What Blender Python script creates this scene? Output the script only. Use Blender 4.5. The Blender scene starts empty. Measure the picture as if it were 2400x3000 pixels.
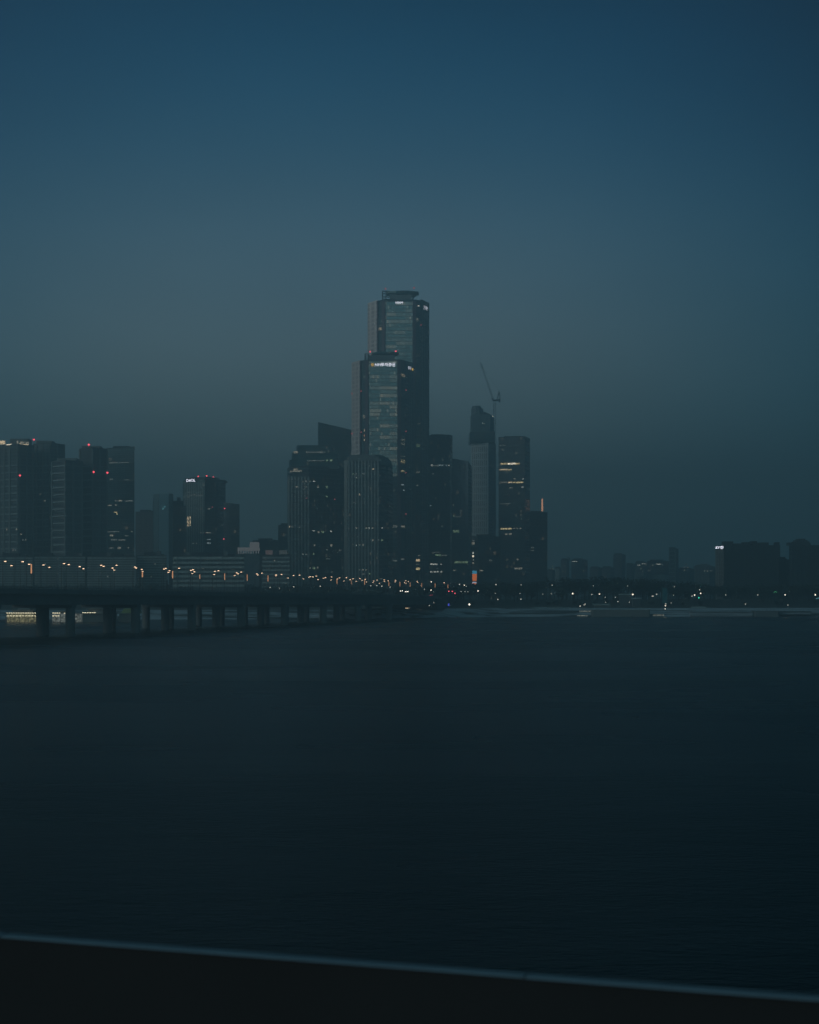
import bpy, bmesh, math, random
from mathutils import Vector, Matrix
random.seed(7)
sc = bpy.context.scene
col = sc.collection
R = math.radians
# ------------------------------------------------------------------ camera, sky, light, exposure
F = 5100.0           # focal length in photo pixels (photo 2400 x 3000)
CX, HY, EYE = 1200.0, 1720.0, 18.0
cam_d = bpy.data.cameras.new('camera'); cam = bpy.data.objects.new('camera', cam_d); col.objects.link(cam)
cam.location = (0, 0, EYE); cam.rotation_euler = (R(90), 0, 0)
cam_d.sensor_fit = 'VERTICAL'; cam_d.sensor_height = 36.0
cam_d.lens = 36.0 * F / 3000.0
cam_d.shift_y = (HY - 1500.0) / 3000.0
cam_d.clip_start = 0.5; cam_d.clip_end = 20000
cam_d.dof.use_dof = True; cam_d.dof.focus_distance = 1600; cam_d.dof.aperture_fstop = 2.6
sc.camera = cam

world = bpy.data.worlds.new('World'); sc.world = world; world.use_nodes = True
nt = world.node_tree; N = nt.nodes; L = nt.links
for n in list(N): N.remove(n)
out = N.new('ShaderNodeOutputWorld'); bg = N.new('ShaderNodeBackground'); L.new(bg.outputs[0], out.inputs[0])
sky = N.new('ShaderNodeTexSky'); sky.sky_type = 'NISHITA'; sky.sun_disc = False
sky.sun_elevation = R(2.0); sky.sun_rotation = R(235); sky.air_density = 2.0; sky.dust_density = 3.0; sky.ozone_density = 4.0
tc = N.new('ShaderNodeTexCoord')
nrm = N.new('ShaderNodeVectorMath'); nrm.operation = 'NORMALIZE'; L.new(tc.outputs['Generated'], nrm.inputs[0])
sep = N.new('ShaderNodeSeparateXYZ'); L.new(nrm.outputs[0], sep.inputs[0])
ramp = N.new('ShaderNodeValToRGB'); L.new(sep.outputs[2], ramp.inputs[0])
cr = ramp.color_ramp; cr.interpolation = 'B_SPLINE'
stops = [(0.0, (.165, .300, .320)), (.06, (.235, .395, .425)), (.12, (.205, .330, .390)), (.165, (.140, .260, .340)),
         (.24, (.030, .132, .240)), (.32, (.000, .062, .145)), (.55, (.004, .026, .042)), (1.0, (.006, .020, .030))]
cr.elements[0].position, cr.elements[0].color = stops[0][0], (*stops[0][1], 1)
cr.elements[1].position, cr.elements[1].color = stops[-1][0], (*stops[-1][1], 1)
for p, c in stops[1:-1]:
    e = cr.elements.new(p); e.color = (*c, 1)
# the twilight is brightest over the city and fades to either side
dt = N.new('ShaderNodeVectorMath'); dt.operation = 'DOT_PRODUCT'; L.new(nrm.outputs[0], dt.inputs[0])
gd = Vector((-0.05, 1, .13)).normalized(); dt.inputs[1].default_value = gd
mr = N.new('ShaderNodeMapRange'); mr.inputs[1].default_value = .945; mr.inputs[2].default_value = .998
mr.inputs[3].default_value = .34; mr.inputs[4].default_value = 1.0; L.new(dt.outputs['Value'], mr.inputs[0])
# afterglow on the opposite side of the sky, where the sun went down
db = N.new('ShaderNodeVectorMath'); db.operation = 'DOT_PRODUCT'; L.new(nrm.outputs[0], db.inputs[0])
db.inputs[1].default_value = Vector((-.55, -.80, .20)).normalized()
mb = N.new('ShaderNodeMapRange'); mb.inputs[1].default_value = .0; mb.inputs[2].default_value = 1.0
mb.inputs[3].default_value = 0.0; mb.inputs[4].default_value = 1.0; L.new(db.outputs['Value'], mb.inputs[0])
glow = N.new('ShaderNodeMix'); glow.data_type = 'RGBA'; glow.inputs[6].default_value = (0, 0, 0, 1)
glow.inputs[7].default_value = (.115, .265, .30, 1); L.new(mb.outputs[0], glow.inputs[0])
# faint uneven cloud
ns = N.new('ShaderNodeTexNoise'); ns.inputs['Scale'].default_value = 5.0; ns.inputs['Detail'].default_value = 3.0
mp = N.new('ShaderNodeMapping'); mp.inputs['Scale'].default_value = (1, 1, 2.2); L.new(nrm.outputs[0], mp.inputs[0]); L.new(mp.outputs[0], ns.inputs['Vector'])
mn = N.new('ShaderNodeMapRange'); mn.inputs[3].default_value = .86; mn.inputs[4].default_value = 1.14; L.new(ns.outputs[0], mn.inputs[0])
m1 = N.new('ShaderNodeMath'); m1.operation = 'MULTIPLY'; L.new(mr.outputs[0], m1.inputs[0]); L.new(mn.outputs[0], m1.inputs[1])
mt_ = N.new('ShaderNodeMapRange'); mt_.inputs[1].default_value = .945; mt_.inputs[2].default_value = .995; L.new(dt.outputs['Value'], mt_.inputs[0])
cool = N.new('ShaderNodeMix'); cool.data_type = 'RGBA'; cool.inputs[6].default_value = (.12, .80, 1.10, 1); cool.inputs[7].default_value = (1, 1, 1, 1); L.new(mt_.outputs[0], cool.inputs[0])
tint = N.new('ShaderNodeVectorMath'); tint.operation = 'MULTIPLY'; L.new(ramp.outputs[0], tint.inputs[0]); L.new(cool.outputs[2], tint.inputs[1])
vm = N.new('ShaderNodeVectorMath'); vm.operation = 'SCALE'; L.new(tint.outputs[0], vm.inputs[0]); L.new(m1.outputs[0], vm.inputs['Scale'])
va = N.new('ShaderNodeVectorMath'); va.operation = 'ADD'; L.new(vm.outputs[0], va.inputs[0]); L.new(glow.outputs[2], va.inputs[1])
ssc = N.new('ShaderNodeVectorMath'); ssc.operation = 'SCALE'; L.new(sky.outputs[0], ssc.inputs[0]); ssc.inputs['Scale'].default_value = .004
vb = N.new('ShaderNodeVectorMath'); vb.operation = 'ADD'; L.new(va.outputs[0], vb.inputs[0]); L.new(ssc.outputs[0], vb.inputs[1])
L.new(vb.outputs[0], bg.inputs[0]); bg.inputs[1].default_value = 1.0
world.cycles.sampling_method = 'MANUAL'; world.cycles.sample_map_resolution = 512

sun_d = bpy.data.lights.new('sun', 'SUN'); sun = bpy.data.objects.new('sun', sun_d); col.objects.link(sun)
sun_d.energy = 0.85; sun_d.angle = R(25); sun_d.color = (.86, .92, .90)
sun.rotation_euler = Vector((-.80, -.55, .20)).to_track_quat('Z', 'Y').to_euler()

sc.view_settings.view_transform = 'Standard'; sc.view_settings.look = 'None'
sc.view_settings.exposure = 0.0; sc.view_settings.gamma = 1.0
sc.render.engine = 'CYCLES'
cy = sc.cycles
cy.max_bounces = 5; cy.diffuse_bounces = 2; cy.glossy_bounces = 3; cy.transmission_bounces = 2; cy.volume_bounces = 1
cy.sample_clamp_indirect = 0.4; cy.sample_clamp_direct = 0.0
cy.caustics_reflective = False; cy.caustics_refractive = False
cy.use_denoising = True
HAZE_DENSITY = 0.00070

# ------------------------------------------------------------------ materials
def principled(name):
    m = bpy.data.materials.new(name); m.use_nodes = True
    return m, m.node_tree, m.node_tree.nodes['Principled BSDF']
def plain(name, c, rough=.6, metal=0.0, var=.25, scale=.4, spec=.5):
    m, t, b = principled(name)
    n = t.nodes.new('ShaderNodeTexNoise'); n.inputs['Scale'].default_value = scale; n.inputs['Detail'].default_value = 6
    o = t.nodes.new('ShaderNodeTexCoord'); t.links.new(o.outputs['Object'], n.inputs['Vector'])
    x = t.nodes.new('ShaderNodeMix'); x.data_type = 'RGBA'
    x.inputs[6].default_value = (*[v * (1 - var) for v in c], 1); x.inputs[7].default_value = (*[min(1, v * (1 + var)) for v in c], 1)
    t.links.new(n.outputs[0], x.inputs[0]); t.links.new(x.outputs[2], b.inputs['Base Color'])
    b.inputs['Roughness'].default_value = rough; b.inputs['Metallic'].default_value = metal; b.inputs['Specular IOR Level'].default_value = spec
    return m
def math_node(t, op, a, b=None):
    n = t.nodes.new('ShaderNodeMath'); n.operation = op
    for i, v in enumerate((a, b)):
        if v is None: continue
        if isinstance(v, (int, float)): n.inputs[i].default_value = v
        else: t.links.new(v, n.inputs[i])
    return n.outputs[0]
def facade(name, glass, frame, storey=4.0, bay=1.8, sill=.28, mull=.16, metal=.35, rough=.22, var=.5, glow=0.0, rare=0.0):
    """curtain wall: glass cells between spandrels and mullions, each pane a little different"""
    m, t, b = principled(name)
    o = t.nodes.new('ShaderNodeTexCoord'); s = t.nodes.new('ShaderNodeSeparateXYZ'); t.links.new(o.outputs['Object'], s.inputs[0])
    h = math_node(t, 'ADD', s.outputs[0], math_node(t, 'MULTIPLY', s.outputs[1], .83))
    u = math_node(t, 'DIVIDE', h, bay); v = math_node(t, 'DIVIDE', s.outputs[2], storey)
    fu = math_node(t, 'FRACT', u); fv = math_node(t, 'FRACT', v)
    isf = math_node(t, 'MAXIMUM', math_node(t, 'LESS_THAN', fu, mull), math_node(t, 'LESS_THAN', fv, sill))
    cb = t.nodes.new('ShaderNodeCombineXYZ'); t.links.new(math_node(t, 'FLOOR', u), cb.inputs[0]); t.links.new(math_node(t, 'FLOOR', v), cb.inputs[1])
    wn = t.nodes.new('ShaderNodeTexWhiteNoise'); wn.noise_dimensions = '2D'; t.links.new(cb.outputs[0], wn.inputs['Vector'])
    g = t.nodes.new('ShaderNodeMix'); g.data_type = 'RGBA'
    g.inputs[6].default_value = (*[c * (1 - var) for c in glass], 1); g.inputs[7].default_value = (*[min(1, c * (1 + var)) for c in glass], 1)
    t.links.new(wn.outputs['Value'], g.inputs[0])
    x = t.nodes.new('ShaderNodeMix'); x.data_type = 'RGBA'; x.inputs[7].default_value = (*frame, 1)
    t.links.new(isf, x.inputs[0]); t.links.new(g.outputs[2], x.inputs[6]); t.links.new(x.outputs[2], b.inputs['Base Color'])
    if glow or rare:      # offices still lit behind the glass: some floors a little, a few panes more
        cf = t.nodes.new('ShaderNodeCombineXYZ'); t.links.new(math_node(t, 'FLOOR', v), cf.inputs[1]); t.links.new(math_node(t, 'FLOOR', math_node(t, 'DIVIDE', u, 7.0)), cf.inputs[0])
        wf = t.nodes.new('ShaderNodeTexWhiteNoise'); wf.noise_dimensions = '2D'; t.links.new(cf.outputs[0], wf.inputs['Vector'])
        ef = math_node(t, 'MULTIPLY', math_node(t, 'POWER', wf.outputs['Value'], 3.0), glow)
        er = math_node(t, 'MULTIPLY', math_node(t, 'GREATER_THAN', wn.outputs['Value'], .965), rare)
        es = math_node(t, 'MULTIPLY', math_node(t, 'ADD', ef, er), math_node(t, 'SUBTRACT', 1.0, isf))
        b.inputs['Emission Color'].default_value = (1.0, .80, .52, 1); t.links.new(es, b.inputs['Emission Strength']); m.cycles.emission_sampling = 'NONE'
    t.links.new(math_node(t, 'ADD', rough, math_node(t, 'MULTIPLY', isf, .35)), b.inputs['Roughness'])
    t.links.new(math_node(t, 'MULTIPLY', math_node(t, 'SUBTRACT', 1.0, isf), metal), b.inputs['Metallic'])
    return m
def emit(name, c, s):
    m = bpy.data.materials.new(name); m.use_nodes = True; t = m.node_tree
    for n in list(t.nodes): t.nodes.remove(n)
    o = t.nodes.new('ShaderNodeOutputMaterial'); e = t.nodes.new('ShaderNodeEmission')
    e.inputs[0].default_value = (*c, 1); e.inputs[1].default_value = s; t.links.new(e.outputs[0], o.inputs[0])
    m.cycles.emission_sampling = 'NONE'
    return m
def emit_room(name, c, s):
    """a lit room behind glass: ceiling lights and furniture make it uneven"""
    m = emit(name, c, s); t = m.node_tree; e = [n for n in t.nodes if n.type == 'EMISSION'][0]
    o = t.nodes.new('ShaderNodeTexCoord'); n = t.nodes.new('ShaderNodeTexNoise'); n.inputs['Scale'].default_value = .9; n.inputs['Detail'].default_value = 3
    t.links.new(o.outputs['Object'], n.inputs['Vector'])
    r = t.nodes.new('ShaderNodeMapRange'); r.inputs[1].default_value = .35; r.inputs[2].default_value = .68; r.inputs[3].default_value = s * .25; r.inputs[4].default_value = s * 1.8
    t.links.new(n.outputs[0], r.inputs[0]); t.links.new(r.outputs[0], e.inputs[1])
    return m
M = {}
M['warm'] = emit_room('warm_room_light', (1.0, .78, .48), 1.1)
M['bright'] = emit_room('bright_room_light', (1.0, .88, .66), 2.2)
M['yellow'] = emit_room('yellow_room_light', (1.0, .82, .42), 1.1)
M['dim'] = emit_room('dim_room_light', (.95, .92, .72), .32)
M['faint'] = emit_room('faint_room_light', (.85, .95, .85), .17)
M['green'] = emit_room('green_room_light', (.62, .92, .55), .35)
M['cyan'] = emit_room('cyan_screen_light', (.42, .88, .92), .85)
M['white'] = emit_room('white_room_light', (.95, 1.0, .88), .8)
M['cool'] = emit_room('cool_room_light', (.75, .95, 1.0), .40)
M['orange'] = emit('orange_light', (1.0, .42, .20), .9)
M['sign'] = emit('sign_white', (.86, .88, 1.0), 3.0)
M['signside'] = emit('sign_side_white', (.86, .88, 1.0), 1.4)
M['signy'] = emit('sign_yellow', (1.0, .60, .13), 1.3)
M['red'] = emit('beacon_red', (1.0, .10, .14), 3.2)
M['reddim'] = emit('beacon_red_dim', (1.0, .16, .16), 1.0)
M['lamp'] = emit('lamp_sodium', (1.0, .66, .42), 2.7)
M['lampw'] = emit('lamp_white', (1.0, .90, .72), 3.0)
M['lampdot'] = emit('lamp_small', (.95, .95, .80), 1.2)
M['lampgreen'] = emit('lamp_green', (.05, 1.0, .55), 3.0)
M['lampblue'] = emit('lamp_blue', (.10, .14, 1.0), .9)
M['pole_lit'] = emit('pole_glow', (1.0, .48, .24), .75)
M['head'] = emit('headlight_glow', (1.0, .92, .78), 9.0)
M['string'] = emit('string_light', (1.0, .90, .60), 2.4)
M['cabin'] = emit_room('cabin_light', (.95, .88, .48), .19)
M['glowwall'] = emit('white_wall_painted_glow', (.92, .97, 1.0), .16)  # floodlight put into the wall's own emission; no lamps shine on it
M['litpink'] = emit('backlit_pink_board', (1.0, .80, .80), .10)
M['litgrey'] = emit('backlit_grey_board', (.85, 1.0, .98), .07)
M['scr_b'] = emit('screen_blue', (.10, .50, .78), .75)
M['scr_o'] = emit('screen_orange', (1.0, .26, .08), .85)
M['scr_w'] = emit('screen_white', (.75, .80, 1.0), .9)
M['scr_g'] = emit('neon_green', (.10, .70, .25), .7)
M['scr_c'] = emit('neon_cyan', (.25, .75, .85), .6)
M['spire'] = emit('spire_light', (1.0, .52, .30), 1.1)
M['graystone'] = facade('pale_stone_grid', (.56, .45, .42), (.88, .70, .64), 4.65, 3.1, .34, .34, .1, .5, .15)
M['paleglass'] = facade('pale_core_glass', (.16, .21, .22), (.24, .25, .25), 4.0, 3.0, .25, .2, .3, .3, .3)
M['redcol'] = plain('dark_red_cladding', (.12, .062, .072), .45, 0, .15)
M['tglass'] = facade('tower_glass', (.46, .54, .50), (.30, .31, .28), 4.0, 1.5, .20, .12, .60, .16, .22, .17, .14)
M['darkglass'] = facade('dark_glass', (.045, .065, .075), (.03, .04, .045), 4.0, 1.6, .25, .15, .30, .20, .4, .012, .07)
M['blackapt'] = facade('black_apartment_wall', (.02, .028, .03), (.045, .05, .05), 2.9, 2.6, .40, .25, .1, .5, .3)
M['greenglass'] = facade('green_glass', (.05, .10, .10), (.05, .075, .075), 4.0, 1.8, .30, .15, .40, .20, .4, .012, .06)
M['blueglass'] = facade('blue_glass', (.05, .085, .11), (.035, .05, .06), 4.0, 1.8, .22, .15, .40, .18, .4, .006, .05)
M['apt'] = facade('apartment_wall', (.03, .04, .045), (.15, .16, .155), 3.0, 2.4, .45, .28, .1, .5, .5)
M['apt2'] = facade('apartment_wall_brown', (.04, .045, .045), (.115, .11, .11), 3.0, 3.0, .40, .35, .1, .5, .5)
M['slab'] = facade('slab_window_strip', (.04, .05, .05), (.16, .16, .155), 2.9, 2.2, .10, .30, .1, .5, .6)
M['paleconc'] = plain('pale_concrete', (.36, .37, .35), .8, 0, .12, .15)
M['conc'] = plain('concrete', (.20, .20, .19), .85, 0, .3, .3)
M['darkconc'] = plain('dark_stained_concrete', (.16, .17, .17), .85, 0, .4, .25)
M['band'] = plain('slab_band', (.40, .41, .38), .8, 0, .2, .1)
M['finpale'] = plain('facade_fin_pale', (.50, .47, .42), .6, 0, .15)
M['findark'] = plain('facade_fin_dark', (.20, .195, .18), .6, 0, .15)
M['line'] = plain('floor_line_metal', (.80, .78, .70), .4, .2, .1)
M['brown'] = plain('brown_wall', (.12, .09, .09), .8)
M['whitewall'] = plain('white_painted_wall', (.85, .85, .83), .7, 0, .06)
M['roof'] = plain('roof_dark', (.04, .045, .05), .8)
M['steel'] = plain('dark_steel', (.07, .08, .085), .5, .4)
M['teal'] = plain('teal_panel', (.03, .16, .17), .5, 0, .1)
M['asphalt'] = plain('asphalt', (.045, .045, .045), .9)
M['carpaint'] = plain('car_paint_grey', (.10, .10, .11), .35, .2, .05)
M['carglass'] = plain('car_glass', (.01, .012, .015), .1)
M['tyre'] = plain('tyre_rubber', (.015, .015, .015), .9)
M['coping'] = plain('galvanised_coping', (.10, .16, .20), .95, 0, .16, 1.6, .15)
M['panel'] = plain('dark_parapet_panel', (.021, .022, .023), .9, 0, .2, 1.0, .1)
M['pinkboard'] = plain('billboard_pink', (.42, .30, .31), .7)
M['greenroof'] = plain('yellow_green_roof', (.20, .23, .07), .6)
M['snow'] = plain('snow_dusted_bank', (.42, .45, .48), .8, 0, .3, .03)
M['leaf'] = plain('winter_foliage', (.030, .036, .026), .9, 0, .4, .2, .1)
M['bark'] = plain('bark', (.035, .030, .026), .9)

# ------------------------------------------------------------------ mesh helpers
class MB:
    def __init__(s): s.v = []; s.f = []
    def box(s, a, b):
        x0, y0, z0 = a; x1, y1, z1 = b; i = len(s.v)
        s.v += [(x0, y0, z0), (x1, y0, z0), (x1, y1, z0), (x0, y1, z0), (x0, y0, z1), (x1, y0, z1), (x1, y1, z1), (x0, y1, z1)]
        s.f += [tuple(i + k for k in q) for q in ((0, 3, 2, 1), (4, 5, 6, 7), (0, 1, 5, 4), (1, 2, 6, 5), (2, 3, 7, 6), (3, 0, 4, 7))]
    def prism(s, poly, z0, z1):
        """poly: list of (x, y) anticlockwise seen from above; z1 may be a list (sloping top)"""
        n = len(poly); i = len(s.v)
        zt = z1 if isinstance(z1, (list, tuple)) else [z1] * n
        s.v += [(x, y, z0) for x, y in poly] + [(x, y, z) for (x, y), z in zip(poly, zt)]
        s.f.append(tuple(i + k for k in range(n))[::-1]); s.f.append(tuple(i + n + k for k in range(n)))
        for k in range(n):
            q = (k + 1) % n; s.f.append((i + k, i + q, i + n + q, i + n + k))
    def bar(s, p, q, r, r2=None, n=6):
        p, q = Vector(p), Vector(q); d = (q - p).normalized(); r2 = r if r2 is None else r2
        a = d.orthogonal().normalized(); b = d.cross(a); i = len(s.v)
        for c, rr in ((p, r), (q, r2)):
            for k in range(n):
                t = 2 * math.pi * k / n; s.v.append(tuple(c + a * math.cos(t) * rr + b * math.sin(t) * rr))
        for k in range(n):
            m = (k + 1) % n; s.f.append((i + k, i + m, i + n + m, i + n + k))
        s.f.append(tuple(i + k for k in range(n))[::-1]); s.f.append(tuple(i + n + k for k in range(n)))
    def ball(s, c, r, sz=1.0, n=8, m=5):
        i = len(s.v); s.v.append((c[0], c[1], c[2] - r * sz))
        for j in range(1, m):
            t = math.pi * j / m
            for k in range(n):
                u = 2 * math.pi * k / n; s.v.append((c[0] + r * math.sin(t) * math.cos(u), c[1] + r * math.sin(t) * math.sin(u), c[2] - r * sz * math.cos(t)))
        s.v.append((c[0], c[1], c[2] + r * sz)); top = len(s.v) - 1
        for k in range(n):
            q = (k + 1) % n; s.f.append((i, i + 1 + q, i + 1 + k)); s.f.append((top, top - n + k, top - n + q))
            for j in range(m - 2):
                a = i + 1 + j * n; s.f.append((a + k, a + q, a + n + q, a + n + k))
    def build(s, name, mat, parent=None, origin=None):
        me = bpy.data.meshes.new(name)
        o0 = Vector(origin) if origin is not None else (Vector(parent['base']) if parent is not None and 'base' in parent else Vector((0, 0, 0)))
        me.from_pydata([tuple(Vector(v) - o0) for v in s.v], [], s.f); me.update()
        me.materials.append(M[mat] if isinstance(mat, str) else mat)
        o = bpy.data.objects.new(name, me); col.objects.link(o)
        if parent is not None: o.parent = parent
        elif origin is not None: o.location = o0
        return o
def empty(name, loc, label, cat, group=None):
    e = bpy.data.objects.new(name, None); col.objects.link(e); e.location = loc; e['base'] = tuple(loc)
    tag(e, label, cat, group); e.empty_display_size = 2
    return e
def tag(o, label=None, cat=None, group=None, kind=None):
    if label: o['label'] = label
    if cat: o['category'] = cat
    if group: o['group'] = group
    if kind: o['kind'] = kind
    return o
def PX(px, D): return (px - CX) / F * D
def PZ(py, D): return EYE - (py - HY) / F * D

class Tower:
    """a building whose front outline in plan is given as (photo column, distance) corners from left to right"""
    def __init__(s, name, label, front, ytop, depth, mat, ground=6.0, group=None, tops=None, roof=True, cat='building', wall='wall'):
        s.front = [(PX(px, D), D) for px, D in front]; s.px = [p for p, _ in front]
        D0 = sum(D for _, D in front) / len(front); s.D0 = D0; s.g = ground
        xm = sum(x for x, _ in s.front) / len(front)
        s.root = empty(name, (xm, D0 + depth / 2, ground), label, cat, group)
        s.zt = PZ(ytop, D0)
        xl, xr = s.front[0][0], s.front[-1][0]; yb = max(D for _, D in s.front) + depth
        k_ = (sum(s.px) / len(s.px) - CX) / F
        s.poly = list(s.front) + [(xr + k_ * (yb - s.front[-1][1]), yb), (xl + k_ * (yb - s.front[0][1]), yb)]
        mb = MB(); zt = s.zt
        if tops: zt = [PZ(y, D0) for y in tops]; zt = zt + [zt[-1], zt[0]]; s.zt = max(zt)
        mb.prism(s.poly, ground - 3, zt); s.wall = mb.build(wall, mat, s.root)
        if roof and not tops:
            r = MB(); cx = (xl + xr) / 2; w = (xr - xl)
            r.box((cx - w * .30, D0 + depth * .35, s.zt + .003), (cx + w * .22, D0 + depth * .7, s.zt + 3.2))
            r.box((cx + w * .26, D0 + depth * .4, s.zt + .003), (cx + w * .36, D0 + depth * .6, s.zt + 2.0))
            for k in range(len(s.poly)):    # roof parapet
                a, b = Vector(s.poly[k]), Vector(s.poly[(k + 1) % len(s.poly)])
                e = (b - a).normalized(); n = Vector((-e.y, e.x)) * .5
                r.prism([tuple(a + n * .1), tuple(b + n * .1), tuple(b + n), tuple(a + n)], s.zt + .002, s.zt + 1.1)
            r.build('roof', 'roof', s.root)
    def hit(s, px):
        k = (px - CX) / F
        for i in range(len(s.front) - 1):
            if s.px[i] - 1e-6 <= px <= s.px[i + 1] + 1e-6 or i == len(s.front) - 2:
                (x0, y0), (x1, y1) = s.front[i], s.front[i + 1]
                # x0 + t dx = k (y0 + t dy)
                t = (k * y0 - x0) / ((x1 - x0) - k * (y1 - y0))
                e = Vector((x1 - x0, y1 - y0)).normalized()
                return Vector((x0 + t * (x1 - x0), y0 + t * (y1 - y0))), Vector((e.y, -e.x)), e
    def add(s, mb, x0, x1, y0=None, y1=None, z0=None, z1=None, out=.25, inn=.2):
        xm = (x0 + x1) / 2; p0, n, e = s.hit(xm); i = s.px
        k0, k1 = (x0 - CX) / F, (x1 - CX) / F
        def on(k):     # intersect with the face of the middle point
            t = (k * p0.y - p0.x) / (e.x - k * e.y); return p0 + e * t
        a, b = on(k0), on(k1)
        if z0 is None: z0 = PZ(y1, p0.y); z1 = PZ(y0, p0.y)
        mb.prism([tuple(a + n * out), tuple(b + n * out), tuple(b - n * inn), tuple(a - n * inn)], z0, z1)
    def part(s, name, mat, rects, **kw):
        mb = MB()
        for r in rects: s.add(mb, *r, **kw)
        return mb.build(name, mat, s.root)
    def lines(s, name, mat, x0, x1, ya, yb, step, h=.35, out=.35):
        mb = MB(); z = PZ(ya, s.D0)
        while z > PZ(yb, s.D0):
            s.add(mb, x0, x1, z0=z, z1=z + h, out=out); z -= step
        return mb.build(name, mat, s.root)
    def fins(s, name, mat, xs, w, ya, yb, out=.7):
        mb = MB()
        for x in xs: s.add(mb, x - w / 2, x + w / 2, ya, yb, out=out)
        return mb.build(name, mat, s.root)
    def windows(s, rects, name='lit_window'):
        for x0, x1, y0, y1, m in rects:
            mb = MB(); s.add(mb, x0, x1, y0, y1, out=.12, inn=.1); mb.build(name, m, s.root)
    def random_windows(s, n, x0, x1, ya, yb, w=(3, 7), mats=('faint', 'dim', 'faint', 'green'), h=1.5, storey=4.0):
        for _ in range(n):
            x = random.uniform(x0, x1); p, nn, e = s.hit(x); y = random.uniform(ya, yb)
            z = s.g + round((PZ(y, p.y) - s.g) / storey) * storey + 1.3
            ww = random.uniform(*w); mb = MB(); s.add(mb, x, min(x + ww, x1), z0=z, z1=z + h, out=.12, inn=.1)
            mb.build('lit_window', random.choice(mats), s.root)
    def beacons(s, pts, mat='red', r=.75):
        for x, y in pts:
            p, n, e = s.hit(x); z = PZ(y, p.y); mb = MB()
            c = p + n * .9
            if z > s.zt: mb.ball((c.x, c.y, z), r, n=8, m=5)
            else: mb.ball((c.x, c.y, z), r)
            b = mb.build('beacon', mat, s.root)
            q = MB()
            if z > s.zt: q.bar((c.x, c.y, s.zt - 2), (c.x, c.y, z - r * .9), .15)
            else: q.bar((p.x, p.y, z - r * .9), (c.x, c.y, z - r * .9), .12)
            h = q.build('bracket', 'steel', s.root); h.parent = b; h.location = (0, 0, 0)
def text_part(string, parent, x0, x1, y0, y1, pos, normal, mat, name='sign', extrude=.15):
    """letters standing off a wall; pos = point of the wall (x, y), sizes from the photo columns and rows"""
    cu = bpy.data.curves.new(name, 'FONT'); cu.body = string; cu.extrude = .02; cu.align_x = 'LEFT'; cu.resolution_u = 3
    cu.offset = 0.0 if string == 'HMM' else .012
    t = bpy.data.objects.new(name, cu); col.objects.link(t); bpy.context.view_layer.update()
    me = bpy.data.meshes.new_from_object(t.evaluated_get(bpy.context.evaluated_depsgraph_get()))
    col.objects.unlink(t); bpy.data.objects.remove(t)
    xs = [v.co.x for v in me.vertices]; ys = [v.co.y for v in me.vertices]; zs = [v.co.z for v in me.vertices]
    D = pos[1]; n = Vector((normal[0], normal[1], 0)).normalized(); e = Vector((-n.y, n.x, 0))
    w, h = (x1 - x0) / F * D / max(.15, abs(e.x)), (y1 - y0) / F * D
    zb = PZ(y1, D); base = Vector(parent['base'])
    for v in me.vertices:
        u = (v.co.x - min(xs)) / (max(xs) - min(xs)) * w; q = (v.co.y - min(ys)) / (max(ys) - min(ys)) * h
        k = (v.co.z - min(zs)) / max(1e-6, max(zs) - min(zs))
        v.co = Vector((pos[0], pos[1], 0)) + e * u + Vector((0, 0, zb + q)) + n * (.35 + k * extrude) - base
    me.materials.clear(); me.materials.append(M[mat])
    o = bpy.data.objects.new(name, me); col.objects.link(o); o.parent = parent
    return o

# ------------------------------------------------------------------ the setting: water, land, bank
def water():
    m, t, b = principled('river_water')
    b.inputs['Base Color'].default_value = (.001, .009, .010, 1); b.inputs['Roughness'].default_value = .16; b.inputs['IOR'].default_value = 1.12
    o = t.nodes.new('ShaderNodeTexCoord')
    def noise(sc_, detail, stretch, rot=0.0):
        mp = t.nodes.new('ShaderNodeMapping'); mp.inputs['Scale'].default_value = (sc_ * stretch, sc_, sc_); mp.inputs['Rotation'].default_value = (0, 0, rot)
        n = t.nodes.new('ShaderNodeTexNoise'); n.inputs['Scale'].default_value = 1.0; n.inputs['Detail'].default_value = detail; n.inputs['Roughness'].default_value = .62
        t.links.new(o.outputs['Object'], mp.inputs[0]); t.links.new(mp.outputs[0], n.inputs['Vector']); return n.outputs[0]
    a = noise(1.6, 5, .55, .25); c = noise(.22, 4, .45, -.2)
    h = math_node(t, 'ADD', math_node(t, 'MULTIPLY', a, .35), math_node(t, 'MULTIPLY', c, .55))
    bp = t.nodes.new('ShaderNodeBump'); bp.inputs['Strength'].default_value = 1.0; bp.inputs['Distance'].default_value = .38
    t.links.new(h, bp.inputs['Height']); t.links.new(bp.outputs[0], b.inputs['Normal'])
    # broad wind-ruffled patches
    w = noise(.012, 3, .35)
    r = t.nodes.new('ShaderNodeMapRange'); r.inputs[1].default_value = .35; r.inputs[2].default_value = .65; r.inputs[3].default_value = .24; r.inputs[4].default_value = .30
    t.links.new(w, r.inputs[0]); t.links.new(r.outputs[0], b.inputs['Roughness'])
    M['water'] = m
    mb = MB(); mb.v = [(-3500, -350, 0), (3500, -350, 0), (3500, 1500, 0), (-3500, 1500, 0)]; mb.f = [(0, 1, 2, 3)]
    tag(mb.build('river_water', 'water'), 'dark rippled river reflecting the dusk sky', kind='structure')
water()

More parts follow.
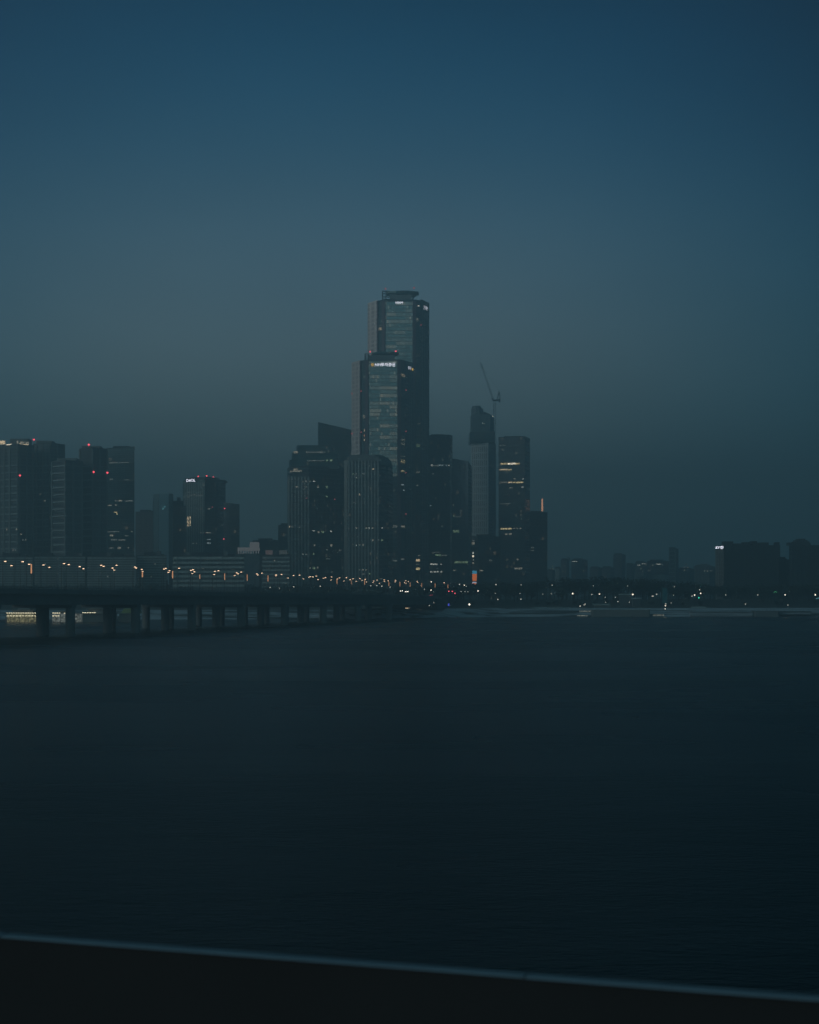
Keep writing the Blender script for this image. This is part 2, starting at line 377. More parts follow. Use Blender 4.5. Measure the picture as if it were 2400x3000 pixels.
def shore(px):      # distance of the waterline along a photo column
    pts = [(-4000, 900), (0, 962), (1000, 975), (1200, 1020), (1500, 1060), (2400, 1068), (6000, 1110)]
    for (a, da), (b, dbb) in zip(pts, pts[1:]):
        if a <= px <= b: return da + (dbb - da) * (px - a) / (b - a)
    return 1060
def land():
    m, t, b = principled('park_ground')
    o = t.nodes.new('ShaderNodeTexCoord'); n = t.nodes.new('ShaderNodeTexNoise'); n.inputs['Scale'].default_value = .02; n.inputs['Detail'].default_value = 8
    t.links.new(o.outputs['Object'], n.inputs['Vector'])
    x = t.nodes.new('ShaderNodeMix'); x.data_type = 'RGBA'; x.inputs[6].default_value = (.03, .034, .028, 1); x.inputs[7].default_value = (.07, .07, .06, 1)
    t.links.new(n.outputs[0], x.inputs[0]); t.links.new(x.outputs[2], b.inputs['Base Color']); b.inputs['Roughness'].default_value = .95
    M['ground'] = m
    prof = [(25, 4.9), (70, 5.2), (105, 6.0), (125, 9.0), (160, 9.5), (230, 7.0), (600, 6.0), (4000, 6.0)]
    cols = [-9000, -5000, -2600, -1200] + list(range(-400, 2900, 60)) + [3600, 5200, 7600, 10500]
    mb = MB()
    for i, px in enumerate(cols):
        d0 = shore(px)
        for j, (dd, z) in enumerate(prof):
            D = d0 + dd if dd < 4000 else 5000
            x = PX(px, d0) * (1 if dd < 4000 else 1)
            if dd >= 4000: x = max(-3600, min(3600, PX(px, d0) * 1.6)) if abs(px) < 8000 else PX(px, d0) * 1.7
            mb.v.append((max(-3600, min(3600, x)), D, z + (random.uniform(-.25, .25) if dd < 600 else 0)))
    nn = len(prof)
    for i in range(len(cols) - 1):
        for j in range(nn - 1):
            a = i * nn + j; mb.f.append((a, a + nn, a + nn + 1, a + 1))
    tag(mb.build('park_ground', 'ground'), 'dark winter ground of the far bank and city', kind='structure')
    # pale sloping bank with a lower walk
    sb = MB(); prof = [(-2.5, -1.5), (0, .1), (3.0, 1.2), (9.0, 1.5), (9.6, 2.3), (21.0, 4.4), (25.6, 4.95)]
    cols = list(range(-1300, 3900, 20))
    for px in cols:
        d0 = shore(px)
        for dd, z in prof:
            w = math.sin(px * .031) * .8 + math.sin(px * .013 + 1) * 1.2
            sb.v.append((PX(px, d0), d0 + dd + (w if 0 < dd < 22 else 0), z + (random.uniform(-.12, .12) if dd > 0 and dd < 25 else 0)))
    nn = len(prof)
    for i in range(len(cols) - 1):
        for j in range(nn - 1):
            a = i * nn + j; sb.f.append((a, a + nn, a + nn + 1, a + 1))
    m, t, b = principled('snow_dusted_bank_streaks')
    o = t.nodes.new('ShaderNodeTexCoord'); mp = t.nodes.new('ShaderNodeMapping'); mp.inputs['Scale'].default_value = (.012, .16, .5)
    n = t.nodes.new('ShaderNodeTexNoise'); n.inputs['Scale'].default_value = 1; n.inputs['Detail'].default_value = 6; n.inputs['Roughness'].default_value = .6
    t.links.new(o.outputs['Object'], mp.inputs[0]); t.links.new(mp.outputs[0], n.inputs['Vector'])
    r = t.nodes.new('ShaderNodeValToRGB'); r.color_ramp.elements[0].position = .43; r.color_ramp.elements[0].color = (.05, .055, .055, 1)
    r.color_ramp.elements[1].position = .52; r.color_ramp.elements[1].color = (.40, .44, .48, 1)
    t.links.new(n.outputs[0], r.inputs[0]); t.links.new(r.outputs[0], b.inputs['Base Color']); b.inputs['Roughness'].default_value = .9
    M['bank'] = m
    tag(sb.build('river_bank', 'bank'), 'pale snow dusted sloping bank along the water', kind='structure')
land()

# ------------------------------------------------------------------ the two tallest towers
def crown(T, core, slab, bracket, beac, roofline):
    """machine room, helipad slab on splayed struts and a side frame, on top of a tower"""
    D = T.D0 + 14
    b = MB(); b.box((PX(core[0], D), D - 6, T.zt - 1), (PX(core[1], D), D + 14, PZ(core[2], D))); b.build('machine_room', 'conc', T.root)
    x0, x1, y0, y1 = slab; zs0, zs1 = PZ(y1, D), PZ(y0, D)
    p = MB(); cx, rx = (PX(x0, D) + PX(x1, D)) / 2, (PX(x1, D) - PX(x0, D)) / 2
    ring = [(cx + rx * math.cos(R(a)), D + 4 + 13 * math.sin(R(a))) for a in range(22, 382, 45)]
    inner = [(cx + (x - cx) * .72, D + 4 + (y - D - 4) * .8) for x, y in ring]
    i = len(p.v); n = len(ring)
    p.v += [(x, y, zs0) for x, y in inner] + [(x, y, zs0 + (zs1 - zs0) * .55) for x, y in ring] + [(x, y, zs1) for x, y in ring]
    p.f += [tuple(range(n))[::-1], tuple(2 * n + k for k in range(n))]
    for k in range(n):
        q = (k + 1) % n; p.f += [(k, q, n + q, n + k), (n + k, n + q, 2 * n + q, 2 * n + k)]
    p.build('helipad', 'greenglass', T.root)
    for x, y in inner:
        s = MB(); s.bar((cx + (x - cx) * .6, D + 4 + (y - D - 4) * .6, T.zt - .5), (x, y, zs0 + .3), .45); s.build('strut', 'steel', T.root)
    f = MB(); bx0, bx1, by = bracket; z0 = T.zt - .6; z1 = PZ(by, D)
    for x in (bx0, bx1):
        for yy in (D - 8, D + 8): f.bar((PX(x, D), yy, z0), (PX(x, D), yy, z1), .55)
    for z in (z1, (z0 + z1) / 2): f.bar((PX(bx0, D), D - 8, z), (PX(core[0], D), D - 8, z), .5); f.bar((PX(bx0, D), D + 8, z), (PX(core[0], D), D + 8, z), .5)
    f.bar((PX(bx0, D), D - 8, z1), (PX(bx0, D), D + 8, z1), .5)
    f.build('roof_frame', 'steel', T.root)
    for x, y in beac:
        m_ = MB(); m_.ball((PX(x, D), D, PZ(y, D)), .9); bb = m_.build('beacon', 'red' if y > 900 else 'reddim', T.root)
        q = MB(); q.bar((PX(x, D), D, zs1 - .4), (PX(x, D), D, PZ(y, D) - .8), .14); h = q.build('bracket', 'steel', T.root); h.parent = bb

def mega_tower(name, label, D, f, ytop, ybot):
    """f: columns of [left face, recess, column, glass, column, recess, right face, end]"""
    l0, l1, r1, c1, g1, c2, r2, e2 = f
    T = Tower(name, label, [(l0, D + 30), (l1, D + 8), (r1, D + 3), (c1, D), (g1, D), (c2, D + 0.6), (r2, D + 6), (e2, D + 34)], ytop, 22, 'darkglass', roof=False)
    T.l = f
    st = MB(); T.add(st, l0 + .3, l1 - .3, ytop + 2, 1735, out=.5); st.build('stone_cladding', 'graystone', T.root)
    gl = MB(); T.add(gl, c1, g1, ytop + 1, ybot, out=.15); gl.build('glass_front', 'tglass', T.root)
    gr = MB()
    for a, b in ((l1 + 3, r1 - .5), (c2 + .5, r2 - .5)): T.add(gr, a, b, ytop + 26, ybot, out=.12)
    gr.build('recess_glass', 'greenglass', T.root)
    rc = MB()
    for a, b in ((l1, l1 + 2.6), (r1, c1), (g1, c2)): T.add(rc, a, b, ytop - .5, 1735, out=1.5)
    rc.build('red_column', 'redcol', T.root)
    T.lines('floor_line', 'line', c1, g1, ytop + 36, ybot, 4.6, .32, .45)
    T.lines('side_floor_line', 'findark', r2 + .5, e2 - .5, ytop + 30, 1725, 4.6, .5, .3)
    sf = MB()
    for k in range(3): 
        x = r2 + (e2 - r2) * (.25 + .25 * k); T.add(sf, x - .7, x + .7, ytop + 4, 1730, out=.5)
    sf.build('side_fin', 'findark', T.root)
    return T
T1 = mega_tower('skyscraper', 'tallest skyscraper with dark red corner columns and a white three letter sign', 1930,
                (1078, 1107, 1121, 1130, 1209, 1218, 1231, 1258), 882, 1500)
crown(T1, (1142, 1206, 866), (1128, 1231, 855, 868), (1121, 1131, 857), [(1130, 846), (1213, 843)], 0)
p, n, e = T1.hit(1170)
text_part('HMM', T1.root, 1160, 1180, 883.5, 890.5, T1.hit(1160)[0], (n.x, n.y), 'sign')
b = MB(); T1.add(b, 1232, 1257, 882, 912, out=.3); b.build('sign_fascia', 'roof', T1.root)
pp, nn_, ee = T1.hit(1241)
text_part('HMM', T1.root, 1240, 1252, 894, 906, pp, (nn_.x, nn_.y), 'signside')
T1.windows([(1174, 1178, 894, 897, 'white'), (1188, 1193, 893, 896, 'bright'), (1205, 1209, 893, 896, 'bright'), (1224, 1230, 894, 898, 'white'),
    (1162, 1169, 937, 940, 'cyan'), (1154, 1168, 960, 964, 'warm'), (1177, 1190, 959, 963, 'warm'), (1110, 1120, 959, 967, 'warm'), (1178, 1190, 1013, 1016, 'dim'),
    (1219, 1227, 932, 939, 'dim'), (1219, 1230, 1040, 1046, 'faint'), (1219, 1230, 1301, 1310, 'green'), (1223, 1229, 1240, 1243, 'dim'), (1219, 1230, 1381, 1386, 'dim'),
    (1219, 1230, 1638, 1645, 'warm'), (1219, 1230, 1652, 1654, 'dim'), (1219, 1230, 1663, 1670, 'yellow'), (1225, 1230, 1626, 1629, 'dim'),
    (1219, 1226, 1420, 1424, 'faint'), (1196, 1206, 1052, 1056, 'faint'), (1144, 1160, 1001, 1004, 'faint')])
T1.beacons([(1231.5, 952)], 'reddim', .6)
T2 = mega_tower('skyscraper', 'second tallest skyscraper with stone side and glowing sign over its glass front', 1840,
                (1031, 1057, 1072, 1081, 1164, 1174, 1186, 1211), 1057, 1395)
crown(T2, (1082, 1156, 1043), (1086, 1172, 1033, 1042), (1070, 1080, 1040), [(1085, 1030), (1160, 1029)], 0)
n = T2.hit(1120)[1]
text_part('NH\ud22c\uc790\uc99d\uad8c', T2.root, 1099, 1158, 1063, 1073.5, T2.hit(1099)[0], (n.x, n.y), 'sign')
def ring_logo(T, px, py, r0, r1):
    p, n, e = T.hit(px); D = p.y; mb = MB(); c = Vector((p.x, p.y - .9, PZ(py, D))); k = D / F
    n_ = 16; i = 0
    for a in range(n_):
        t = 2 * math.pi * a / n_
        for rr in (r0 * k, r1 * k):
            for yy in (-.15, .15): mb.v.append((c.x + math.cos(t) * rr, c.y + yy, c.z + math.sin(t) * rr))
    for a in range(n_):
        q = (a + 1) % n_; A = a * 4; B = q * 4
        mb.f += [(A, B, B + 2, A + 2), (A + 1, A + 3, B + 3, B + 1), (A, A + 1, B + 1, B), (A + 2, B + 2, B + 3, A + 3)]
    mb.box((c.x - r1 * k, c.y - .15, c.z + r1 * k * .98), (c.x + r1 * k, c.y + .15, c.z + r1 * k * 1.25))
    mb.build('sign_emblem', 'signy', T.root)
ring_logo(T2, 1091.5, 1069.5, 2.0, 3.9)
pp, nn_, ee = T2.hit(1195.5)
text_part('NH\ud22c\uc790', T2.root, 1196, 1204, 1071, 1082, pp, (nn_.x, nn_.y), 'signside')
b = MB(); T2.add(b, 1205, 1210, 1079, 1085, out=.6, inn=-.3); b.build('sign_emblem', 'signy', T2.root)
T2.windows([(1081, 1111, 1085, 1091, 'dim'), (1117, 1130, 1085, 1091, 'warm'), (1143, 1162, 1084, 1089, 'dim'), (1099, 1109, 1098, 1104, 'warm'), (1124, 1130, 1098, 1103, 'warm'),
    (1112, 1162, 1099, 1104, 'faint'), (1175, 1186, 1095, 1104, 'warm'), (1128, 1158, 1204, 1210, 'warm'), (1131, 1137, 1207, 1209, 'bright'), (1081, 1100, 1257, 1262, 'yellow'),
    (1067, 1072, 1258, 1264, 'warm'), (1082, 1094, 1271, 1274.5, 'bright'), (1067, 1071, 1272, 1279, 'orange'), (1081, 1091, 1284, 1291, 'warm'), (1067, 1072, 1285, 1291, 'warm'),
    (1110, 1121, 1297, 1304, 'cyan'), (1124, 1145, 1297, 1305, 'cyan'), (1097, 1109, 1298, 1304, 'dim'), (1147, 1158, 1297, 1303, 'warm'), (1175, 1186, 1287, 1292, 'dim'),
    (1175, 1186, 1296, 1303, 'dim'), (1149, 1164, 1351, 1358, 'bright'), (1174, 1186, 1347, 1356, 'yellow'), (1150, 1164, 1378, 1382, 'warm'), (1174, 1186, 1377, 1382, 'yellow'),
    (1140, 1164, 1333, 1339, 'dim'), (1174, 1186, 1335, 1339, 'dim'), (1150, 1164, 1538, 1546, 'faint'), (1175, 1186, 1540, 1545, 'dim'), (1176, 1183, 1418, 1422, 'cool'),
    (1181, 1185, 1434, 1438, 'cool'), (1064, 1071, 1216, 1226, 'dim'), (1069, 1071, 1100, 1105, 'white'), (1086, 1089, 1182, 1185, 'white'), (1160, 1163, 1138, 1142, 'dim'),
    (1150, 1164, 1640, 1645, 'faint'), (1175, 1184, 1636, 1641, 'faint')])
T2.lines('floor_line', 'findark', 1082, 1164, 1400, 1720, 4.6, .9, .4)
T2.beacons([(1060, 1146), (1033, 1153), (1060, 1266), (1033, 1271), (1187.5, 1143), (1187.5, 1264), (1187.5, 1385), (1187.5, 1506)], 'reddim', .6)

# ------------------------------------------------------------------ towers in front and beside
T = Tower('office_tower', 'dark glass tower with sloping top behind the stepped tower left of centre', [(932, 2050), (1040, 2065)], 1240, 40, 'greenglass', tops=[1238, 1260])
A = Tower('office_tower', 'wide dark tower with stepped rounded top and thin ribs on its left', [(842, 1690), (850, 1670), (905, 1655), (1012, 1690)], 1372, 34, 'darkglass')
for x0, x1, y0, y1 in ((846, 1000, 1348, 1374), (854, 990, 1326, 1350), (868, 976, 1305, 1328)):
    m_ = MB(); D = 1676; m_.prism([(PX(x0, D), D + 4), (PX(x0 + 5, D), D - 4), (PX(x1 - 8, D), D - 1), (PX(x1, D), D + 12), (PX(x1, D), D + 34), (PX(x0, D), D + 34)], PZ(y1, D), PZ(y0, D)); m_.build('upper_storey', 'greenglass', A.root)
A.fins('facade_rib', 'finpale', [847 + 9.6 * k for k in range(7)], 3.0, 1396, 1722)
A.fins('facade_rib', 'roof', [914 + 12 * k for k in range(8)], 1.0, 1380, 1722, .3)
A.lines('floor_line', 'findark', 852, 1004, 1378, 1720, 4.1, .45, .2)
A.windows([(860, 873, 1373, 1377, 'dim'), (850, 884, 1378, 1383, 'dim'), (886, 890, 1409, 1413, 'dim'), (893, 899, 1409, 1412, 'white'), (904, 911, 1409, 1412, 'dim'), (917, 924, 1409, 1412, 'white'),
    (865, 875, 1424, 1428, 'dim'), (892, 899, 1423, 1428, 'dim'), (930, 934, 1423, 1429, 'dim'), (955, 961, 1424, 1430, 'green'), (955, 961, 1453, 1456, 'green'), (845, 849, 1540, 1547, 'warm'),
    (852, 859, 1541, 1545, 'dim'), (873, 878, 1540, 1546, 'dim'), (916, 923, 1554, 1556, 'white'), (931, 936, 1556, 1561, 'dim'), (942, 949, 1556, 1561, 'green'), (967, 973, 1555, 1558, 'white'),
    (886, 889, 1623, 1625, 'white'), (895, 898, 1623, 1625, 'white'), (904, 907, 1623, 1625, 'white'), (917, 921, 1621, 1626, 'green'), (916, 923, 1661, 1667, 'green'), (929, 933, 1661, 1666, 'dim'),
    (904, 911, 1662, 1666, 'dim'), (920, 924, 1595, 1600, 'dim'), (968, 974, 1595, 1601, 'dim'), (956, 961, 1609, 1612, 'faint'), (955, 968, 1636, 1638, 'faint'), (993, 1000, 1610, 1616, 'faint'), (953, 962, 1675, 1678, 'faint'), (968, 976, 1675, 1678, 'faint')])
for (x0, x1, y0, y1, mt) in ((860, 873, 1322, 1328, 'dim'), (897, 953, 1323, 1327, 'faint'), (955, 961, 1346, 1351, 'green'), (967, 974, 1346, 1351, 'green'), (900, 950, 1348, 1351, 'faint')):
    m_ = MB(); m_.box((PX(x0, 1671), 1670.6, PZ(y1, 1671)), (PX(x1, 1671), 1671.8, PZ(y0, 1671))); m_.build('lit_window', mt, A.root)
A.beacons([(900, 1460), (979, 1463)], 'reddim', .5)
B = Tower('office_tower', 'striped tower with tall pale vertical fins and rounded right shoulder', [(1010, 1640), (1020, 1606), (1110, 1600), (1138, 1618), (1151, 1650)], 1360, 30, 'darkglass')
for x0, x1, y0, y1 in ((1011, 1146, 1345, 1361), (1014, 1138, 1337, 1347), (1020, 1128, 1332, 1339)):
    D = 1606; m_ = MB(); m_.prism([(PX(x0, D), D + 20), (PX(x0 + 8, D), D), (PX(x1 - 28, D), D - 2), (PX(x1 - 4, D), D + 12), (PX(x1, D), D + 30), (PX(x1, D), D + 55), (PX(x0, D), D + 55)], PZ(y1, D), PZ(y0, D)); m_.build('upper_storey', 'findark', B.root)
B.fins('facade_fin', 'finpale', [1023 + 9.5 * k for k in range(10)], 2.4, 1349, 1705, 1.1)
B.fins('corner_fin', 'finpale', [1011.2, 1014, 1017], 1.6, 1349, 1705, .6)
B.lines('floor_line', 'findark', 1111, 1137, 1365, 1715, 4.0, .6, .25)
B.lines('floor_line', 'findark', 1021, 1109, 1352, 1715, 4.0, .5, .2)
B.windows([(1033, 1036, 1387, 1390, 'green'), (1040, 1046, 1387, 1390, 'dim'), (1050, 1054, 1387, 1390, 'green'), (1060, 1072, 1387, 1390, 'faint'), (1043, 1046, 1397, 1400, 'white'), (1050, 1055, 1445, 1451, 'warm'),
    (1078, 1083, 1460, 1462, 'cool'), (1034, 1044, 1472, 1475, 'faint'), (1061, 1065, 1473, 1475, 'dim'), (1042, 1046, 1545, 1549, 'dim'), (1049, 1052, 1545, 1549, 'dim'), (1070, 1075, 1545, 1549, 'dim'), (1078, 1083, 1545, 1549, 'white'),
    (1089, 1094, 1545, 1549, 'dim'), (1118, 1122, 1546, 1548, 'white'), (1088, 1094, 1580, 1585, 'dim'), (1107, 1111, 1580, 1583, 'dim'), (1117, 1122, 1580, 1585, 'green'), (1040, 1045, 1596, 1599, 'white'), (1060, 1066, 1594, 1599, 'dim'),
    (1033, 1035, 1594, 1596, 'dim'), (1053, 1056, 1595, 1597, 'dim'), (1069, 1071, 1619, 1623, 'dim'), (1087, 1089, 1619, 1623, 'dim'), (1052, 1056, 1668, 1671, 'dim'), (1061, 1065, 1668, 1671, 'dim'), (1070, 1074, 1668, 1671, 'dim'), (1062, 1072, 1680, 1683, 'faint'), (1081, 1085, 1680, 1682, 'green'),
    (1115, 1120, 1694, 1697, 'faint'), (1092, 1096, 1372, 1375, 'warm'), (1108, 1110, 1372, 1374, 'white'), (1082, 1084, 1338 + 25, 1366, 'faint')])
# to the right of the tall pair
R1 = Tower('office_tower', 'blue glass tower right beside the tallest skyscraper, one bright strip near its base', [(1246, 2010), (1318, 2000), (1326, 2016)], 1278, 34, 'blueglass')
R1.fins('facade_rib', 'roof', [1268 + 11 * k for k in range(5)], .9, 1282, 1720, .3)
R1.windows([(1263, 1269, 1361, 1366, 'white'), (1270, 1285, 1362, 1366, 'faint'), (1285, 1300, 1361, 1365, 'cool'), (1306, 1310, 1362, 1365, 'cool'), (1312, 1317, 1362, 1365, 'white'), (1265, 1292, 1617, 1619, 'faint'), (1276, 1292, 1624, 1629, 'green'), (1293, 1310, 1625, 1629, 'faint'),
    (1260, 1282, 1651, 1655, 'white'), (1290, 1294, 1651, 1655, 'white'), (1260, 1270, 1673, 1677, 'white'), (1272, 1287, 1673, 1677, 'white'), (1290, 1296, 1673, 1677, 'white'), (1266, 1270, 1385, 1390, 'faint'), (1279, 1284, 1664, 1667, 'faint'), (1260, 1264, 1480, 1483, 'cool'), (1294, 1298, 1540, 1544, 'faint')])
R2 = Tower('office_tower', 'dark glass tower with sloping roof between blue glass tower and crane tower', [(1324, 1890), (1372, 1880), (1383, 1900)], 1346, 34, 'blueglass', tops=[1343, 1353, 1366])
R2.windows([(1328, 1340, 1553, 1560, 'green'), (1339, 1345, 1553, 1560, 'green'), (1332, 1353, 1644, 1650, 'green'), (1355, 1371, 1644, 1650, 'green'), (1328, 1337, 1669, 1672, 'dim'), (1329, 1331, 1510, 1514, 'green'), (1332, 1350, 1513, 1515, 'faint'), (1327, 1330, 1477, 1482, 'faint'), (1340, 1343, 1434, 1436, 'faint'), (1338, 1341, 1535, 1537, 'faint')])
R2.fins('facade_rib', 'roof', [1336, 1348, 1360], .9, 1360, 1720, .3)
R3 = Tower('unfinished_tower', 'unfinished tower with a glass drum on top and pale fins under a tower crane', [(1381, 2110), (1431, 2100), (1452, 2128)], 1297, 30, 'blueglass', roof=False)
D = 2104
m_ = MB(); m_.box((PX(1376, D), D - 5, PZ(1297, D)), (PX(1450, D), D + 40, PZ(1266, D))); m_.build('screened_storeys', 'greenglass', R3.root)
m_ = MB(); m_.prism([(PX(1381, D), D), (PX(1436, D), D), (PX(1450, D), D + 14), (PX(1450, D), D + 36), (PX(1381, D), D + 36)], PZ(1266, D), [PZ(1214, D), PZ(1214, D), PZ(1222, D), PZ(1222, D), PZ(1214, D)]); m_.build('glass_core', 'paleglass', R3.root)
m_ = MB(); n_ = 10; ring = [(PX(1400, D) + PX(1218, D) * math.cos(R(36 * k)), D + 16 + 9 * math.sin(R(36 * k))) for k in range(n_)]
m_.prism(ring, PZ(1216, D), PZ(1194, D)); m_.prism([(PX(1398, D) + (x - PX(1400, D)) * .75, D + 16 + (y - D - 16) * .75) for x, y in ring], PZ(1194, D) - .01, PZ(1186, D)); m_.build('lift_core', 'paleglass', R3.root)
m_ = MB(); m_.prism([(PX(1418, D), D + 3), (PX(1440, D), D + 5), (PX(1440, D), D + 24), (PX(1418, D), D + 24)], PZ(1216, D), [PZ(1205, D), PZ(1213.5, D), PZ(1213.5, D), PZ(1205, D)]); m_.build('sloping_cap', 'steel', R3.root)
R3.fins('facade_fin', 'whitewall', [1383.5 + 5.8 * k for k in range(9)], 3.3, 1298, 1700, .9)
R3.lines('floor_line', 'whitewall', 1382, 1431, 1310, 1715, 8.2, 1.4, 1.0)
R3.windows([(1413, 1415, 1238, 1241, 'white'), (1418, 1420, 1240, 1242, 'white'), (1443, 1446, 1219, 1223, 'bright'), (1445, 1447, 1237, 1240, 'white')])
R4 = Tower('office_tower', 'dark tower with rows of yellow lit windows right of the crane', [(1461, 1912), (1538, 1900), (1553, 1930)], 1284, 30, 'darkglass')
R4.lines('floor_line', 'roof', 1462, 1537, 1290, 1720, 4.2, .6, .2)
R4.windows([(1464, 1470, 1303, 1307, 'faint'), (1472, 1482, 1303, 1306, 'faint'), (1467, 1487, 1356, 1361, 'yellow'), (1488.5, 1510, 1356, 1361, 'bright'), (1511, 1522, 1356, 1361, 'yellow'), (1464, 1487, 1374, 1379, 'warm'), (1489, 1499, 1374, 1379, 'yellow'),
    (1504, 1510, 1401, 1404, 'dim'), (1531, 1534, 1401, 1404, 'white'), (1468, 1486, 1410, 1415, 'dim'), (1488, 1500, 1410, 1415, 'warm'), (1502, 1510, 1410, 1415, 'yellow'), (1511.5, 1534, 1410, 1415, 'yellow'), (1492, 1504, 1428, 1430, 'dim'), (1528, 1535, 1426, 1428, 'white'),
    (1467, 1487, 1546, 1551, 'yellow'), (1489, 1500, 1546, 1551, 'yellow'), (1504, 1510, 1546, 1549, 'dim'), (1513, 1518, 1546, 1549, 'dim'), (1523, 1528, 1546, 1549, 'dim'), (1480, 1487, 1563, 1567, 'dim'), (1491, 1500, 1562, 1567, 'dim'), (1508, 1530, 1663, 1668, 'dim'), (1514, 1519, 1636, 1641, 'dim'), (1465, 1496, 1475, 1477, 'faint')])
R5 = Tower('office_tower', 'low dark tower with glowing orange mast at right edge of cluster', [(1545, 1960), (1604, 1950)], 1504, 30, 'darkglass')
R5.windows([(1546, 1553, 1558, 1561, 'dim'), (1556, 1560, 1602, 1607, 'faint'), (1562, 1565, 1602, 1607, 'faint'), (1555, 1566, 1612, 1614, 'faint')])
p = R5.hit(1590)[0]
m_ = MB(); m_.bar((p.x, p.y + 6, R5.zt - 1), (p.x, p.y + 6, PZ(1497, 1956)), .5); m_.build('mast', 'steel', R5.root)
m_ = MB(); m_.bar((p.x, p.y + 6, PZ(1497.2, 1956)), (p.x, p.y + 6, PZ(1461, 1956)), 1.05, .8); m_.build('lit_mast_top', 'spire', R5.root)
R6 = Tower('office_block', 'low dark block with glowing video screen and lit stair windows at its left corner', [(1380, 1560), (1402, 1552), (1466, 1560)], 1575, 26, 'darkglass')
R6.windows([(1384, 1391, 1582, 1585, 'faint'), (1383, 1391, 1588, 1595, 'dim'), (1384.5, 1389, 1617, 1623, 'white'), (1384.5, 1389, 1627, 1632, 'bright'), (1384.5, 1389, 1638, 1642, 'dim'), (1384.5, 1389, 1647, 1652, 'dim'), (1407, 1416, 1670, 1673, 'dim'), (1434, 1442, 1640, 1643, 'faint')])
scr = empty('video_screen', (PX(1390, 1530), 1530, PZ(1713, 1530)), 'tall video screen glowing blue and orange at the foot of towers', 'screen')
m_ = MB(); m_.box((PX(1383, 1530), 1530, PZ(1715, 1530)), (PX(1398.5, 1530), 1534, PZ(1670, 1530))); m_.build('screen_frame', 'roof', scr)
for nm, y0, y1, mt in (('screen_panel', 1672, 1681, 'scr_b'), ('screen_panel', 1681.3, 1702, 'scr_o'), ('screen_panel', 1705, 1708.5, 'scr_w'), ('screen_panel', 1708.7, 1713.5, 'scr_o')):
    m_ = MB(); m_.box((PX(1384, 1530), 1529.6, PZ(y1, 1530)), (PX(1397, 1530), 1529.95, PZ(y0, 1530))); m_.build(nm, mt, scr)
m_ = MB(); m_.box((PX(1387, 1530), 1532, 6), (PX(1394, 1530), 1533.5, PZ(1715, 1530))); m_.build('screen_post', 'steel', scr)
# tower crane
cr_ = empty('tower_crane', (PX(1449, 2090), 2090, PZ(1297, 2090)), 'luffing tower crane rising beside the unfinished tower', 'crane')
def lattice(p, q, w, step, name, r=.22):
    mb = MB(); p, q = Vector(p), Vector(q); d = (q - p); Ln = d.length; d.normalize(); a = Vector((0, 1, 0)).cross(d).normalized() * w / 2; b = d.cross(a).normalized() * w / 2
    cs = [a + b, a - b, -a - b, -a + b]
    for c in cs: mb.bar(p + c, q + c, r, n=4)
    k = 0; s_ = 0.0
    while s_ + step <= Ln + .01:
        for i in range(4):
            c0, c1 = cs[i], cs[(i + 1) % 4]
            mb.bar(p + d * s_ + (c0 if k % 2 else c1), p + d * (s_ + step) + (c1 if k % 2 else c0), r * .6, n=4)
        s_ += step; k += 1
    mb.build(name, 'steel', cr_)
D = 2090; X = lambda px: PX(px, D)
lattice((X(1449.5), D, 6), (X(1449.5), D, PZ(1174, D)), 2.6, 3.0, 'mast', .20)
m_ = MB(); m_.box((X(1444), D - 1.6, PZ(1175, D)), (X(1466), D + 1.6, PZ(1171, D))); m_.box((X(1461), D - 1.5, PZ(1178, D)), (X(1466), D + 1.5, PZ(1168, D))); m_.build('slewing_deck', 'steel', cr_)
m_ = MB(); m_.bar((X(1456), D, PZ(1171, D)), (X(1463), D, PZ(1147, D)), .5); m_.bar((X(1466), D, PZ(1171, D)), (X(1463), D, PZ(1147, D)), .45); m_.build('back_frame', 'steel', cr_)
lattice((X(1446), D, PZ(1171, D)), (X(1408), D, PZ(1062, D)), 1.5, 3.0, 'jib', .13)
m_ = MB(); m_.bar((X(1463), D, PZ(1147, D)), (X(1412), D, PZ(1074, D)), .10); m_.bar((X(1408), D, PZ(1062, D)), (X(1408), D, PZ(1100, D)), .09); m_.build('cable', 'steel', cr_)
m_ = MB(); m_.box((X(1441), D - 1.2, PZ(1171, D)), (X(1444), D + 1.2, PZ(1166, D))); m_.build('cab', 'steel', cr_)

# ------------------------------------------------------------------ left cluster
AP = 'apartment towers on the left'
def apartment(label, front, ytop, mat, cap, ribs, depth=26):
    T = Tower('apartment_tower', label, front, ytop, depth, mat, group=AP, roof=False)
    D = T.D0
    if cap:
        x0, x1, y = cap; m_ = MB(); m_.box((PX(x0, D), D + 4, T.zt - .5), (PX(x1, D), D + 18, PZ(y, D))); m_.build('roof_structure', 'conc', T.root)
    T.fins('facade_rib', 'findark', ribs, 3.0, ytop + 4, 1700, .8)
    return T
L1 = apartment('leftmost apartment tower with warm lights round its crown', [(-40, 1530), (52, 1500), (100, 1520)], 1304, 'apt', (27, 80, 1284), [2, 14, 30, 56, 78, 96])
L1.windows([(18, 34, 1301.5, 1303.8, 'bright'), (57, 84, 1300.5, 1302.5, 'warm')])
for (x0, x1, y0, y1) in ((-8, 14, 1291, 1303), (48, 53, 1291, 1303), (58, 70, 1293, 1303), (74, 84, 1294, 1303)):
    m_ = MB(); D = 1503; m_.box((PX(x0, D), D + 1, L1.zt - .3), (PX(x1, D), D + 2, PZ(y0, D))); m_.build('lit_crown_panel', 'dim' if x0 > 20 else 'warm', L1.root)
L1.beacons([(56, 1393)], 'red', .9); L1.random_windows(8, 5, 95, 1500, 1690, (2, 4), ('dim', 'faint', 'white'), 1.2, 3.0); L1.windows([(60, 64, 1565, 1567, 'bright')])
